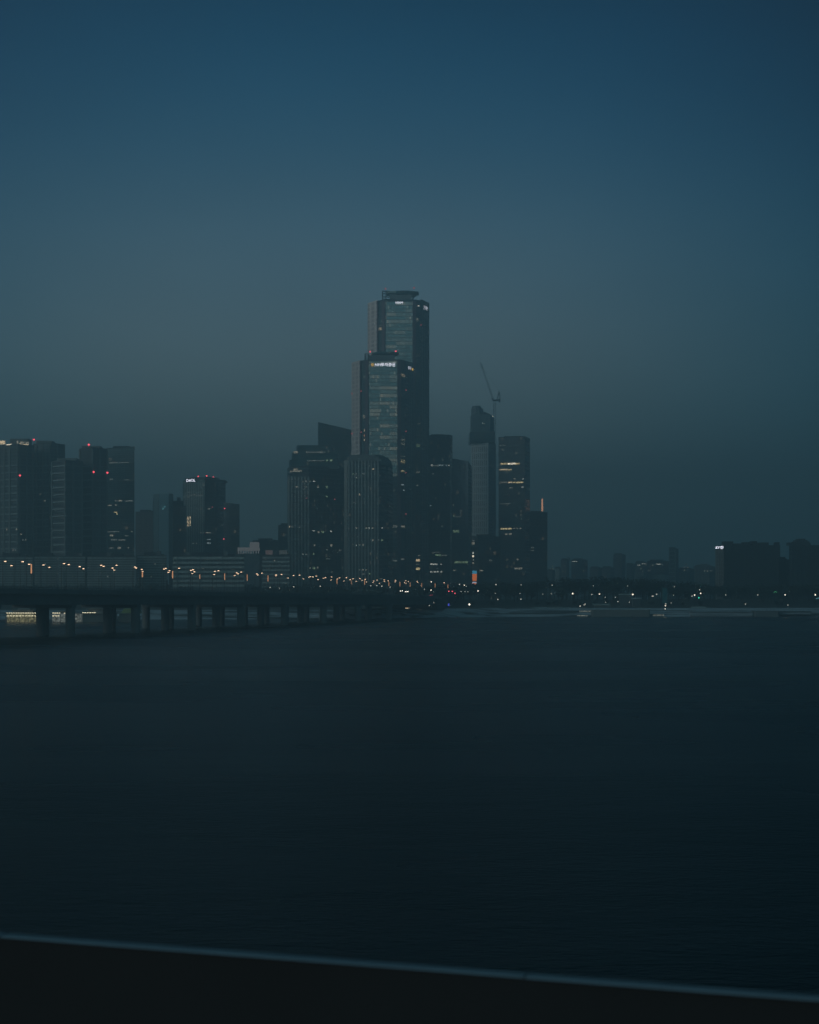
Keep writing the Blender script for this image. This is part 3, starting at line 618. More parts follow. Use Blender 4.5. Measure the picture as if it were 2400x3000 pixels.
L2 = apartment('second apartment tower from the left with a red light on its roof', [(96, 1560), (150, 1545), (191, 1565)], 1300, 'apt', (104, 150, 1290), [108, 126, 146, 168])
L2.beacons([(102, 1288)], 'red', .9); L2.random_windows(6, 100, 185, 1440, 1690, (2, 4), ('dim', 'faint'), 1.2, 3.0)
L3 = apartment('shorter apartment tower third from the left with fine balcony grid', [(152, 1470), (192, 1450), (243, 1470)], 1350, 'apt2', (165, 222, 1341), [154, 192, 214, 240])
L4 = apartment('fourth apartment tower from the left with three red aviation lights', [(233, 1500), (270, 1485), (314, 1500)], 1313, 'apt2', (237, 290, 1305), [235, 271, 292, 312])
L4.beacons([(263, 1303), (272, 1383), (312.5, 1385)], 'red', .9)
for T_ in (L1, L2, L3, L4):
    T_.lines('balcony_line', 'paleconc', T_.px[0] + 1, T_.px[1] - 1, 1368, 1700, 6.0, .9, .4)
    T_.lines('balcony_line', 'conc', T_.px[1] + 1, T_.px[2] - 1, 1368, 1700, 6.0, .9, .3)
L5 = Tower('office_tower', 'green glass office tower beside the apartment towers on the left', [(313, 1620), (394, 1600)], 1314, 30, 'greenglass')
L5.lines('floor_line', 'findark', 314, 393, 1320, 1700, 4.0, .5, .2)
L5.windows([(320, 345, 1354, 1357, 'faint'), (350, 378, 1354, 1357, 'faint'), (322, 330, 1402, 1406, 'faint'), (365, 378, 1405, 1408, 'faint'), (336, 346, 1466, 1469, 'faint'), (348, 358, 1465, 1469, 'dim'), (366, 390, 1466, 1469, 'faint'), (315, 328, 1479, 1482, 'dim'), (338, 343, 1478, 1481, 'dim'),
    (334, 343, 1499.5, 1501.5, 'yellow'), (341.5, 344, 1502, 1508, 'yellow'), (313, 350, 1556, 1559, 'faint'), (322, 333, 1566, 1571, 'dim'), (366, 378, 1568, 1571, 'faint'), (325, 343, 1579, 1583, 'faint'), (348, 368, 1580, 1584, 'faint'), (320, 335, 1604, 1607, 'faint'), (345, 355, 1602, 1608, 'dim'), (375, 378, 1603, 1606, 'dim'), (385, 388, 1556, 1560, 'dim')])
L6 = Tower('office_block', 'low purplish block between the green glass tower and white slab', [(397, 1700), (450, 1690)], 1502, 26, 'apt2')
L7 = Tower('office_tower', 'slender tower with blank white slab side and dark window strip', [(448, 1640), (464, 1612), (493, 1620)], 1466, 26, 'apt2', roof=False)
m_ = MB(); L7.add(m_, 464.5, 493, 1447, 1700, out=.8, inn=8); m_.build('blank_side_wall', 'whitewall', L7.root)
m_ = MB(); D = 1622; m_.box((PX(493.3, D), D + 2, 40), (PX(503, D), D + 12, PZ(1446, D))); m_.build('lift_shaft', 'conc', L7.root)
m_ = MB(); p = L7.hit(478)[0]
for k in range(9):
    t0, t1 = k / 9, (k + 1) / 9; g = lambda t: (p.x - 2.6 + 5.2 * t, p.y - 1.6, PZ(1490, p.y) + math.sin(t * 9) * 1.3 + t * 1.2)
    m_.bar(g(t0), g(t1), .22, n=4)
m_.build('wall_emblem', 'scr_c', L7.root)
L8 = Tower('office_block', 'dark stepped block between the white slab and the sign tower', [(495, 1660), (545, 1655)], 1487, 26, 'darkglass')
m_ = MB(); D = 1665; m_.box((PX(519, D), D, L8.zt - 1), (PX(527, D), D + 8, PZ(1457, D))); m_.box((PX(506, D), D, L8.zt - 1), (PX(534, D), D + 9, PZ(1467, D))); m_.build('roof_tank', 'roof', L8.root)
DA = Tower('office_tower', 'tower with white four letter sign at its top left and three red roof lights', [(536, 1762), (541, 1752), (600, 1740), (636, 1752), (661, 1780)], 1408, 32, 'greenglass', roof=False)
m_ = MB(); D = 1748; m_.prism([(PX(556, D), D + 6), (PX(602, D), D - 4), (PX(636, D), D + 8), (PX(636, D), D + 30), (PX(556, D), D + 30)], DA.zt - 1, PZ(1398, D)); m_.build('crown_storey', 'greenglass', DA.root)
m_ = MB(); m_.box((PX(637, D), D + 10, DA.zt - 1), (PX(656, D), D + 34, PZ(1404, D))); m_.build('plant_room', 'roof', DA.root)
DA.fins('facade_rib', 'finpale', [543 + 6.4 * k for k in range(9)], 1.2, 1412, 1700, .5)
DA.fins('corner_rib', 'roof', [601, 636], 3, 1400, 1700, .8)
DA.lines('floor_line', 'conc', 541, 600, 1418, 1700, 4.1, .6, .3)
DA.lines('floor_line', 'roof', 603, 634, 1418, 1700, 4.1, .6, .2)
b = MB(); DA.add(b, 543, 580, 1400, 1413.5, out=.3); b.build('sign_fascia', 'roof', DA.root)
n = DA.hit(560)[1]; text_part('DAOL', DA.root, 547, 575, 1404, 1412, DA.hit(547)[0], (n.x, n.y), 'sign')
DA.windows([(545, 562, 1450, 1453, 'faint'), (566, 572, 1448, 1452, 'dim'), (575, 596, 1449, 1453, 'faint'), (547, 560, 1441, 1443, 'faint'), (548, 552.5, 1514, 1542, 'warm'), (555, 559, 1513, 1541, 'warm'), (587, 590, 1559, 1562, 'dim'), (595, 598, 1559, 1562, 'dim'), (603, 617, 1559, 1562, 'dim'), (607, 617, 1579, 1583, 'cool'), (607, 617, 1589, 1593, 'cool'), (573, 578, 1590, 1593, 'faint'), (609, 616, 1489, 1492, 'dim'), (565, 570, 1590, 1593, 'faint')])
D = 1750
for x, y in ((578, 1394), (603, 1393), (623, 1397)):
    m_ = MB(); m_.ball((PX(x, D), D + 8, PZ(y, D)), .8); bb = m_.build('beacon', 'red', DA.root)
    q = MB(); q.bar((PX(x, D), D + 8, PZ(1398.5, D)), (PX(x, D), D + 8, PZ(y, D) - .7), .12); h = q.build('bracket', 'steel', DA.root); h.parent = bb
DA.beacons([(621, 1486)], 'reddim', .5)
L9 = Tower('office_block', 'plain dark block attached right of the white lettered tower', [(655, 1720), (702, 1712)], 1476, 26, 'darkglass', tops=[1471, 1478])
L9.beacons([(660, 1490), (657, 1579)], 'red', .55)
# smaller blocks behind the slabs
W = Tower('office_block', 'low block with white roof colonnade and white penthouse painted to glow', [(690, 1560), (760, 1556)], 1622, 20, 'darkconc', roof=False)
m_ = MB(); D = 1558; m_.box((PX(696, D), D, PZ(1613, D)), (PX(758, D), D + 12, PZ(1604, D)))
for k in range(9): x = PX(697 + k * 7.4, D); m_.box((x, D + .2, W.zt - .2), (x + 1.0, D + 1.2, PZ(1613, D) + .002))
m_.build('colonnade', 'glowwall', W.root)
m_ = MB(); m_.box((PX(731, D), D + 3, PZ(1604, D) + .01), (PX(757, D), D + 10, PZ(1588, D))); m_.build('penthouse', 'glowwall', W.root)
Tower('office_block', 'narrow dark block just left of the ribbed tower', [(815, 1820), (850, 1815)], 1541, 20, 'darkglass')
Tower('office_block', 'low dark building behind the roof billboards', [(740, 1790), (818, 1785)], 1586, 20, 'darkglass')
BL = Tower('office_block', 'banded low block carrying pink and grey billboards on its roof', [(768, 1420), (850, 1416)], 1628, 20, 'slab')
BL.lines('slab_band', 'band', 768.5, 849.5, 1636, 1722, 3.4, 1.3, .5)
m_ = MB(); D = 1414; m_.box((PX(778, D), D, PZ(1625, D)), (PX(799, D), D + .6, PZ(1612, D))); m_.build('billboard', 'litpink', BL.root)
m_ = MB(); m_.box((PX(800, D), D, PZ(1625, D)), (PX(817, D), D + .6, PZ(1612, D))); m_.build('billboard', 'roof', BL.root)
m_ = MB(); m_.box((PX(818, D), D, PZ(1624, D)), (PX(841, D), D + .6, PZ(1612, D))); m_.build('billboard', 'litgrey', BL.root)
m_ = MB()
for k in range(4): m_.bar((PX(801 + 4 * k, D), D - .1, PZ(1624, D)), (PX(808 + 3 * k, D), D - .1, PZ(1613, D)), .18, n=4)
m_.build('billboard_stripe', 'pinkboard', BL.root)
m_ = MB(); [m_.bar((PX(x, D), D + 1, BL.zt - .3), (PX(x, D), D + 1, PZ(1613, D)), .2) for x in (780, 797, 803, 815, 820, 839)]; m_.build('billboard_frame', 'steel', BL.root)
BL.windows([(803, 806, 1641, 1645, 'dim'), (790, 793, 1655, 1658, 'faint')])
# long slab apartments
SG = 'long slab apartment blocks behind the bridge'
slabs = [(-60, 96, 1634, 1216, 'leftmost slab apartment block, dark, left of the lit lamp pole'), (102, 166, 1633, 1206, 'short banded slab block, second from left behind the bridge'),
         (172, 250, 1633, 1200, 'banded slab block, third from left behind the bridge'), (256, 396, 1634, 1195, 'banded slab block under the fourth apartment tower'),
         (402, 488, 1631, 1212, 'banded slab block below the slender white slab tower'), (506, 716, 1632, 1190, 'widest banded slab block below the white lettered tower')]
for i, (x0, x1, yt, D, lab) in enumerate(slabs):
    S = Tower('slab_apartment', lab, [(x0, D), (x1, D + 3)], yt, 13, 'slab', group=SG, ground=6)
    n_st = 6 if i == 5 else 11; tot = (1712 - yt) / n_st
    for part_i in range(1):
        mb = MB()
        for k in range(n_st + 1):
            y = yt + k * tot
            S.add(mb, x0 + .2, x1 - .2, y + (0 if k else -1.0), y + tot * (.50 if i == 5 else .45), out=.6)
        mb.build('balcony_band', 'band', S.root)
    mb = MB(); x = x0 + 14
    while x < x1 - 8: S.add(mb, x, x + 1.6, yt - 1, 1722, out=.9); x += 30 if i != 5 else 66
    mb.build('stair_rib', 'conc', S.root)
    for xx in ([x0 + 58, ] if i < 5 else [x0 + 40, x0 + 150]):
        if xx < x1 - 10:
            m_ = MB(); D2 = D + 6; m_.box((PX(xx, D2), D2, S.zt - .2), (PX(xx + 10, D2), D2 + 5, PZ(yt - 12 - random.uniform(0, 6), D2))); m_.build('water_tank', 'conc', S.root)
    if i: S.random_windows(3, x0 + 3, x1 - 6, 1645, 1700, (1.5, 2.5), ('faint', 'dim'), 1.0, 2.9)
# ------------------------------------------------------------------ right, far skyline
FG = 'far buildings along the right skyline'
far = [((1604, 1626), 1672, 2500, 'apt', 'smallest pale grey far block next to the orange mast tower'), ((1626, 1645), 1666, 2550, 'paleconc', 'narrow pale far block beside the twin roof block'),
       ((1643, 1668), 1642, 2480, 'apt', 'far apartment block with stepped roof left of the white roof strip'), ((1674, 1722), 1642, 2350, 'blueglass', 'far dark glass block with a white roof sign'),
       ((1728, 1764), 1665, 2600, 'brown', 'low reddish far block between two dark ones'), ((1763, 1800), 1665, 2450, 'darkglass', 'low dark far block beside the reddish one'),
       ((1797, 1833), 1627, 2550, 'apt2', 'tallest far block above the middle of the tree line'), ((1835, 1862), 1655, 2600, 'apt', 'small far block right of the tallest far one'),
       ((1861, 1896), 1650, 2450, 'greenglass', 'far block carrying two small lit signs'), ((1896, 1962), 1646, 2380, 'darkglass', 'wide far dark block with lit strip on its roofline'),
       ((1960, 1988), 1610, 2250, 'apt2', 'slender tall far tower with pale window grid'), ((1987, 2036), 1669, 2300, 'apt', 'low wide far block beside the slender gridded tower'),
       ((1915, 1962), 1684, 2100, 'paleconc', 'low pale far hall peeking above the trees'), ((2034, 2098), 1663, 1950, 'apt', 'far block with a shallow domed roof')]
FT = {}
for i, ((x0, x1), yt, D, mt, lab) in enumerate(far):
    FT[i] = Tower('distant_building', lab, [(x0, D), (x0 + (x1 - x0) * .7, D - 6), (x1, D + 8)], yt, 24, mt, group=FG)
FT[10].lines('floor_line', 'finpale', 1961, 1979, 1616, 1712, 5.5, 1.0, .4); FT[10].fins('corner_fin', 'finpale', [1961, 1979], 1.6, 1612, 1712, .6)
for q_ in (0, 2, 3, 8, 9, 10, 11, 13): FT[q_].random_windows(4, FT[q_].px[0] + 2, FT[q_].px[-1] - 5, 1655 if q_ != 10 else 1625, 1690, (1.5, 3), ('faint', 'dim'), 1.6)
FT[3].windows([(1677, 1691, 1643.5, 1646, 'white')], 'roof_sign')
FT[8].windows([(1867, 1876, 1655, 1657, 'white'), (1879, 1893, 1650.5, 1652, 'white')], 'roof_sign')
FT[9].windows([(1922, 1938, 1652, 1654, 'white')], 'roof_sign')
D = 1952; m_ = MB(); cx = PX(2066, D)
for k in range(5):
    w = 11 * math.cos(k * .33); m_.box((cx - w, D + 1, FT[13].zt + k * .85), (cx + w, D + 16, FT[13].zt + (k + 1) * .85 - .003))
m_.build('dome_roof', 'conc', FT[13].root)
D = 2485; m_ = MB(); m_.box((PX(1664, D), D + 2, FT[2].zt - .1), (PX(1671, D), D + 12, PZ(1633, D))); m_.build('stair_tower', 'conc', FT[2].root)
EY = Tower('office_tower', 'slim tower with white lettered sign beside the big black block', [(2096, 1350), (2122, 1345)], 1601, 20, 'apt', roof=False)
EY.fins('facade_fin', 'findark', [2100, 2107, 2114, 2120], 2.0, 1612, 1715, .5)
b = MB(); EY.add(b, 2096.5, 2121.5, 1599, 1609.5, out=.3); b.build('sign_fascia', 'roof', EY.root)
n = EY.hit(2105)[1]; text_part('EY\ud55c', EY.root, 2098, 2118, 1600, 1608, EY.hit(2098)[0], (n.x, n.y), 'sign')
BK = Tower('apartment_block', 'broad black apartment block with notched roofline on the right', [(2120, 1310), (2286, 1315)], 1597, 26, 'blackapt', roof=False)
D = 1313; m_ = MB()
for x0, x1, y in ((2124, 2150, 1586), (2155, 2176, 1592), (2182, 2200, 1588), (2206, 2220, 1585), (2228, 2254, 1589), (2278, 2286, 1588)):
    m_ = MB(); m_.box((PX(x0, D), D + 2, BK.zt - .3), (PX(x1, D), D + 14, PZ(y, D))); m_.build('roof_structure', 'roof', BK.root)
BK.fins('facade_rib', 'roof', [2128 + 14 * k for k in range(12)], 1.6, 1600, 1715, .7)
BK.lines('floor_line', 'roof', 2121, 2285, 1603, 1715, 2.9, .5, .2)
LK = Tower('apartment_block', 'low dark link block between the two black blocks on the right', [(2284, 1345), (2316, 1345)], 1643, 20, 'blackapt')
B2 = Tower('apartment_block', 'rightmost dark block with a round topped roof drum', [(2312, 1308), (2440, 1314)], 1597, 26, 'blackapt', roof=False)
D = 1311; m_ = MB(); cx = PX(2352, D)
for k in range(5):
    w = 6.6 * math.cos(k * .30); m_.box((cx - w, D + 2, B2.zt + k * 1.0 - .1), (cx + w, D + 14, B2.zt + (k + 1) * 1.0 - .102))
m_.build('roof_drum', 'roof', B2.root)
m_ = MB(); m_.box((PX(2314, D), D + 4, B2.zt - .1), (PX(2328, D), D + 12, PZ(1589, D))); m_.build('plant_room', 'roof', B2.root)
B2.fins('facade_rib', 'roof', [2320 + 14 * k for k in range(8)], 1.6, 1600, 1715, .7)

# ------------------------------------------------------------------ the road bridges on the left
def bridge_pt(D, e):        # e: metres behind the near edge
    x = -330.0 + .331 * D; n = Vector((-.9493, .3142)); return Vector((x, D)) + n * e
def deck_z(D): return 17.6 - max(0, D - 560) * (4.4 / 425)
def under_z(D): return 11.0 - max(0, D - 560) * (2.9 / 308)
bdir = Vector((.3142, .9493)); DMAX = 1046
def along(e0, e1, z0, z1, d0, d1, mb, step=12):
    ds = []; d = d0
    while d < d1: ds.append(d); d += step
    ds.append(d1); i = len(mb.v)
    for d in ds:
        a, b = bridge_pt(d, e0), bridge_pt(d, e1)
        for p_, z in ((a, z0(d)), (b, z0(d)), (b, z1(d)), (a, z1(d))): mb.v.append((p_.x, p_.y, z))
    for k in range(len(ds) - 1):
        a = i + k * 4; b = a + 4
        mb.f += [(a, b, b + 1, a + 1)[::-1], (a + 1, b + 1, b + 2, a + 2)[::-1], (a + 2, b + 2, b + 3, a + 3)[::-1], (a + 3, b + 3, b, a)[::-1]]
    mb.f += [(i, i + 1, i + 2, i + 3)[::-1], tuple(i + (len(ds) - 1) * 4 + k for k in range(4))]
for bi, (e0, e1, lab, piers) in enumerate(((0, 18.5, 'long dark road bridge on round topped piers, nearer of the pair', [584.5 + 48.4 * k for k in range(-3, 9)]),
                                    (20.5, 39, 'parallel dark road bridge half hidden behind the nearer one', [650 + 50.6 * k for k in range(-4, 7)]))):
    g = empty('road_bridge', (bridge_pt(600, e0).x, bridge_pt(600, e0).y, 0), lab, 'bridge', 'pair of parallel road bridges')
    m_ = MB(); along(e0 - .8, e1 + .8, lambda d: deck_z(d) - 1.5, lambda d: deck_z(d) - .8, 330, DMAX, m_); m_.build('deck', 'darkconc', g)
    m_ = MB(); along(e0 + 1.5, e1 - 1.5, lambda d: deck_z(d) - .798, lambda d: deck_z(d) - .74, 330, DMAX, m_); m_.build('road_surface', 'asphalt', g)
    m_ = MB()
    for e in (e0 + 1.2, e0 + 6.2, e1 - 7.2, e1 - 2.2):
        along(e, e + 1.0, lambda d: under_z(d) + 1.3, lambda d: deck_z(d) - 1.502, 330, DMAX, m_)
    m_.build('girder', 'darkconc', g)
    for e in (e0 - .6, e1 + .2):
        m_ = MB(); along(e, e + .4, lambda d: deck_z(d) - .79, lambda d: deck_z(d) + .25, 330, DMAX, m_); m_.build('parapet', 'darkconc', g)
    m_ = MB()
    for e in (e0 - .4,):
        along(e, e + .12, lambda d: deck_z(d) + .75, lambda d: deck_z(d) + .87, 330, DMAX, m_)
        d = 330
        while d < DMAX:
            p = bridge_pt(d, e); m_.box((p.x - .06, p.y - .06, deck_z(d) + .24), (p.x + .06, p.y + .06, deck_z(d) + .8)); d += 3
    m_.build('handrail', 'steel', g)
    for D in piers:
        if D > 1000 or D < 400: continue
        m_ = MB(); c0, c1 = bridge_pt(D, e0 + 1.6), bridge_pt(D, e1 - 1.6); zu = under_z(D); w = Vector((bdir.x, bdir.y))
        m_.prism([tuple(c0 - w * 1.6), tuple(c0 + w * 1.6), tuple(c1 + w * 1.6), tuple(c1 - w * 1.6)], zu, zu + 1.3)
        for t in ((.10, .90) if bi == 0 else ((.14,) if D < 740 else (.14, .90))):
            c = c0.lerp(c1, t); n_ = 12
            m_.prism([(c.x + 1.75 * math.cos(2 * math.pi * k / n_), c.y + 1.75 * math.sin(2 * math.pi * k / n_)) for k in range(n_)], -3, zu)
        m_.build('pier', 'darkconc', g)
# approach embankment where the bridges land
m_ = MB(); pts = [bridge_pt(1046, -1), bridge_pt(1050, -3), bridge_pt(1100, 8), bridge_pt(1100, 70), bridge_pt(1046, 46)]
top = [bridge_pt(1047, 0), bridge_pt(1051, 0), bridge_pt(1098, 10), bridge_pt(1098, 44), bridge_pt(1047, 40)]
i = len(m_.v); m_.v += [(p.x, p.y, 4.4) for p in pts] + [(p.x, p.y, deck_z(1030) - 1.62) for p in top]
m_.f += [(0, 1, 2, 3, 4)[::-1], (5, 6, 7, 8, 9)] + [(k, (k + 1) % 5, 5 + (k + 1) % 5, 5 + k) for k in range(5)]
tag(m_.build('approach_embankment', 'ground'), 'dark embankment where the bridges land', kind='structure')

# ------------------------------------------------------------------ street lamps
def make_lamp(mat_head, H, arm, label, group, name='street_lamp', head=(.85, .35, .22)):
    g = empty(name, (0, 0, 0), label, 'street lamp', group)
    m_ = MB(); m_.bar((0, 0, 0), (0, 0, H), .11, .06); m_.bar((0, 0, H - .02), (arm, 0, H + .12), .05, .04); m_.build('pole', 'steel', g)
    m_ = MB(); hx, hy, hz = head; x = arm
    m_.prism([(x - hx / 2, -hy / 2), (x + hx / 2, -hy / 2), (x + hx / 2 * .8, hy / 2), (x - hx / 2 * .8, hy / 2)], H - hz, H); m_.build('lamp_head', mat_head, g)
    m_ = MB(); m_.box((x - hx / 2 - .05, -hy / 2 - .04, H + .003), (x + hx / 2 + .05, hy / 2 + .04, H + .10)); m_.build('lamp_hood', 'steel', g)
    return g
def copy_tree(o, parent=None):
    c = o.copy(); col.objects.link(c)
    if parent is not None: c.parent = parent
    for ch in list(o.children): copy_tree(ch, c)
    return c
BG = 'sodium street lamps along the bridges'
protos = {}
def place_lamp(kind, x, y, z, H, arm, label, group, scale=1.0):
    key = (kind, round(H), arm > 0, scale)
    if key not in protos:
        g = make_lamp(kind, round(H), arm, label, group, head=(.72 * scale, .36 * scale, .24 * scale)); protos[key] = g; used = g
    else: used = copy_tree(protos[key])
    used.location = (x, y, z); used['base'] = (x, y, z); used['label'] = label; used['group'] = group
    return used
lamps = [(16, 1644.5), (34, 1657), (67, 1645.5), (86, 1653), (128, 1655), (145, 1662), (188, 1651), (202, 1654), (234, 1660), (245, 1666), (297, 1656), (304, 1659), (330, 1664), (335, 1670), (342, 1656),
    (396, 1661), (399, 1664), (416, 1668), (418, 1674), (481, 1667), (486, 1665), (494, 1677), (497, 1672), (525, 1665), (560, 1671), (566, 1669), (570, 1675), (564, 1680), (630, 1674), (640, 1672), (628, 1683),
    (688, 1686), (694, 1678), (698, 1681), (707, 1676), (753, 1681), (756, 1684.5), (768, 1679), (809, 1684), (809, 1687), (825, 1683), (844, 1693.5), (860, 1686), (878, 1685), (889, 1696), (905, 1691), (909, 1689), (917, 1690),
    (927, 1687.5), (932, 1698), (948, 1694), (953.5, 1692), (970.5, 1699), (972, 1690), (989, 1696), (995, 1693), (1008, 1702), (1015, 1692.5), (1026, 1698), (1034.5, 1695.5), (1044, 1703.5), (1055, 1695), (1061, 1700), (1070, 1697),
    (1074, 1705), (1093, 1706.5), (1095, 1702), (1105, 1699.5), (1111, 1709), (1126, 1699), (1126.5, 1703.5), (1137.5, 1701.5), (1158, 1704.5), (1159, 1700)]
sfx = {}
def lamp_label(px):
    return 'orange lit street lamp on the bridge pair, arm over the road'
for px, py in lamps:
    best = None
    for e in (1.0, 17.5, 21.5, 38.0):
        # distance of the row e under this column
        k = (px - CX) / F; D0_ = 600.0
        for _ in range(30):
            p = bridge_pt(D0_, e); f = p.x - k * p.y; D0_ -= f / (.331 - k)
        p = bridge_pt(D0_, e); zl = PZ(py, p.y); H = zl - deck_z(D0_) + .8
        sc_ = abs(H - 9.5)
        if best is None or sc_ < best[0]: best = (sc_, p, deck_z(D0_) - .76, H, e)
    _, p, zb, H, e = best; H = max(5, H)
    z = PZ(py, p.y) - round(H) + .1
    place_lamp('lamp', p.x + (.9 if e in (17.5, 38.0) else -.9) , p.y, z, H, -.9 if e in (17.5, 38.0) else .9, 'orange lit street lamp standing on the road bridges', BG)
# poles whose upper length glows orange
GG = 'glowing light columns beside the road'
sticks = [(92, 1653, 1680), (417.5, 1676, 1691), (506, 1673, 1694), (585.5, 1683, 1696), (658.5, 1680, 1699), (724.5, 1683, 1701), (785.5, 1686, 1703), (987.5, 1697, 1711), (1029.5, 1700, 1711.5), (1068.5, 1699, 1713), (1139.5, 1704, 1717), (1172, 1705, 1718), (1202, 1706, 1719), (1235.5, 1708, 1720), (1275, 1709, 1721), (1312.5, 1712, 1723)]
for i, (px, y0, y1) in enumerate(sticks):
    if px < 1180:
        k = (px - CX) / F; d = 600.0; e = 19.5
        for _ in range(30):
            p = bridge_pt(d, e); d -= (p.x - k * p.y) / (.331 - k)
        p = bridge_pt(d, e); zb = deck_z(d) - 1.2
    else: p = Vector((PX(px, 1120), 1120)); zb = 9.5
    D = p.y
    g = empty('light_column', (p.x, p.y, zb), 'slim pole glowing orange above the road between street lamps' if i else 'tallest orange glowing pole, leftmost, above the dark slab block', 'light column', GG)
    z0, z1 = PZ(y1, D), PZ(y0, D); r = .26 if px < 520 else .18
    m_ = MB(); m_.bar((p.x, p.y, zb), (p.x, p.y, z0), .12); m_.build('pole', 'steel', g)
    m_ = MB(); m_.bar((p.x, p.y, z0 + .002), (p.x, p.y, z1), r, r * .9, 8); m_.build('lit_tube', 'pole_lit', g)
    m_ = MB(); m_.bar((p.x, p.y, z1 + .002), (p.x, p.y, z1 + .25), r + .08, .1, 8); m_.build('cap', 'steel', g)
# lamps on land: (column, row, distance, kind, size)
RG = 'white lamps in the riverside park'
land_l = [(791.5, 1722, 1.0), (819, 1724, 1.0), (860.5, 1720, 1.0), (938.5, 1718.5, 1.2), (1086.5, 1716, 1.0), (1104, 1716, 1.0), (1119, 1718, 1.2), (1143, 1721, 1.1), (1244, 1727, .9), (1263, 1729.5, 1.3), (1219, 1766.5, 1.9), (1237.5, 1766.5, 1.9), (1269.5, 1766, 1.7), (1258, 1774.5, .8),
    (1222.5, 1703.5, 1.0), (1224, 1706.5, 1.0), (1263.5, 1705.5, 1.3), (1301.5, 1708, 1.0), (1346.5, 1713, 1.1), (1360.5, 1715, 1.3), (1366.5, 1718.5, .7), (1189, 1702, 1.1), (1185.5, 1707, 1.0), (1190, 1709, 1.0), (1196.5, 1704.5, 1.0), (1401, 1732, 1.6), (1375.5, 1772, 2.2), (1453.5, 1713.5, 1.1), (1526.5, 1714, .8), (1459, 1756.5, 1.1), (1451.5, 1738.5, .8), (1523.5, 1739, .8), (1526.5, 1756, 1.0),
    (1618, 1715, .9), (1739, 1717, .8), (1839, 1716.5, .7), (1678, 1740, 1.9), (1734, 1742, 1.0), (1756.5, 1741, 1.5), (1854, 1742.5, 1.9), (1911, 1747, 1.0), (1914, 1747, 1.0), (1924, 1741.5, 1.0), (1773, 1750, .8), (1803, 1750.5, .8), (1810.5, 1763, .9), (1700, 1776.5, 1.2), (1711.5, 1773, .9), (1714.5, 1770.5, .9), (1844, 1764.5, .7), (1774.5, 1765, .7), (1590.5, 1741, .7), (1615.5, 1740, .7),
    (1950.5, 1770, 1.0), (1950, 1775.5, 1.3), (1949, 1785, 1.3), (1973.5, 1744, .8), (1976, 1719.5, .7), (2028, 1747, 1.1), (2035.5, 1744, 1.6), (2053, 1739, 1.6), (2050, 1728.5, 1.1), (2126.5, 1743.5, .9), (2220.5, 1743.5, .9), (2184, 1770, .9), (2300.5, 1743.5, 1.5), (2313, 1733, .7), (2308.5, 1773, .9), (2389, 1743.5, 1.8), (1966.5, 1766.5, .8), (1371, 1734, .7), (1351, 1733.5, .8), (1362.5, 1733.5, .8)]
def land_z(D): return 5.4 if D < 1135 else 9.0
for px, py, s in land_l:
    if py > 1755: D = 1085 if px > 1290 else 1045
    else: D = 1138
    x = PX(px, D); zt = PZ(py, D); zb = land_z(D) - .2
    if px < 1300 and D > 1100: zb = 9.0
    H = max(2.0, zt - zb)
    kind = 'lampw' if s > 1.25 else ('lamp' if (px < 1420 and s >= 1.0 and py < 1712) else 'lampdot')
    # globe lamp
    g = empty('park_lamp', (x, D, zb), 'small lit park lamp on the dark far bank' if s <= 1.25 else 'bright white globe lamp on the far bank', 'street lamp', RG if s <= 1.25 else 'bright globe lamps on the far bank')
    m_ = MB(); m_.bar((x, D, zb), (x, D, zt - .2), .09, .06); m_.build('pole', 'steel', g)
    m_ = MB(); r = .23 * s if kind != 'lampdot' else .28 * s; m_.ball((x, D, zt + r * .5), r * 1.15); m_.build('lamp_globe', kind, g)
# traffic signals
for px, py, mt, lab in ((1315, 1732.5, 'red', 'red traffic signal left of two at the bridge end'), (1325.5, 1732.5, 'red', 'red traffic signal right of its twin at the bridge end'), (1333, 1738.5, 'red', 'lowest red traffic signal by the road at the bridge end'), (2047.5, 1751.5, 'lampgreen', 'green traffic signal in the dark trees on the right')):
    D = 1142; x = PX(px, D); z = PZ(py, D); g = empty('traffic_signal', (x, D, 9), lab, 'traffic signal')
    m_ = MB(); m_.bar((x + .5, D + .2, 8.8), (x + .5, D + .2, z + .8), .09); m_.bar((x + .5, D + .2, z + .7), (x, D + .2, z + .7), .06); m_.build('pole', 'steel', g)
    m_ = MB(); m_.box((x - .35, D, z - .5), (x + .35, D + .3, z + .65)); m_.build('signal_housing', 'steel', g)
    m_ = MB(); m_.ball((x, D - .12, z), .36, n=10); m_.build('signal_light', mt, g)

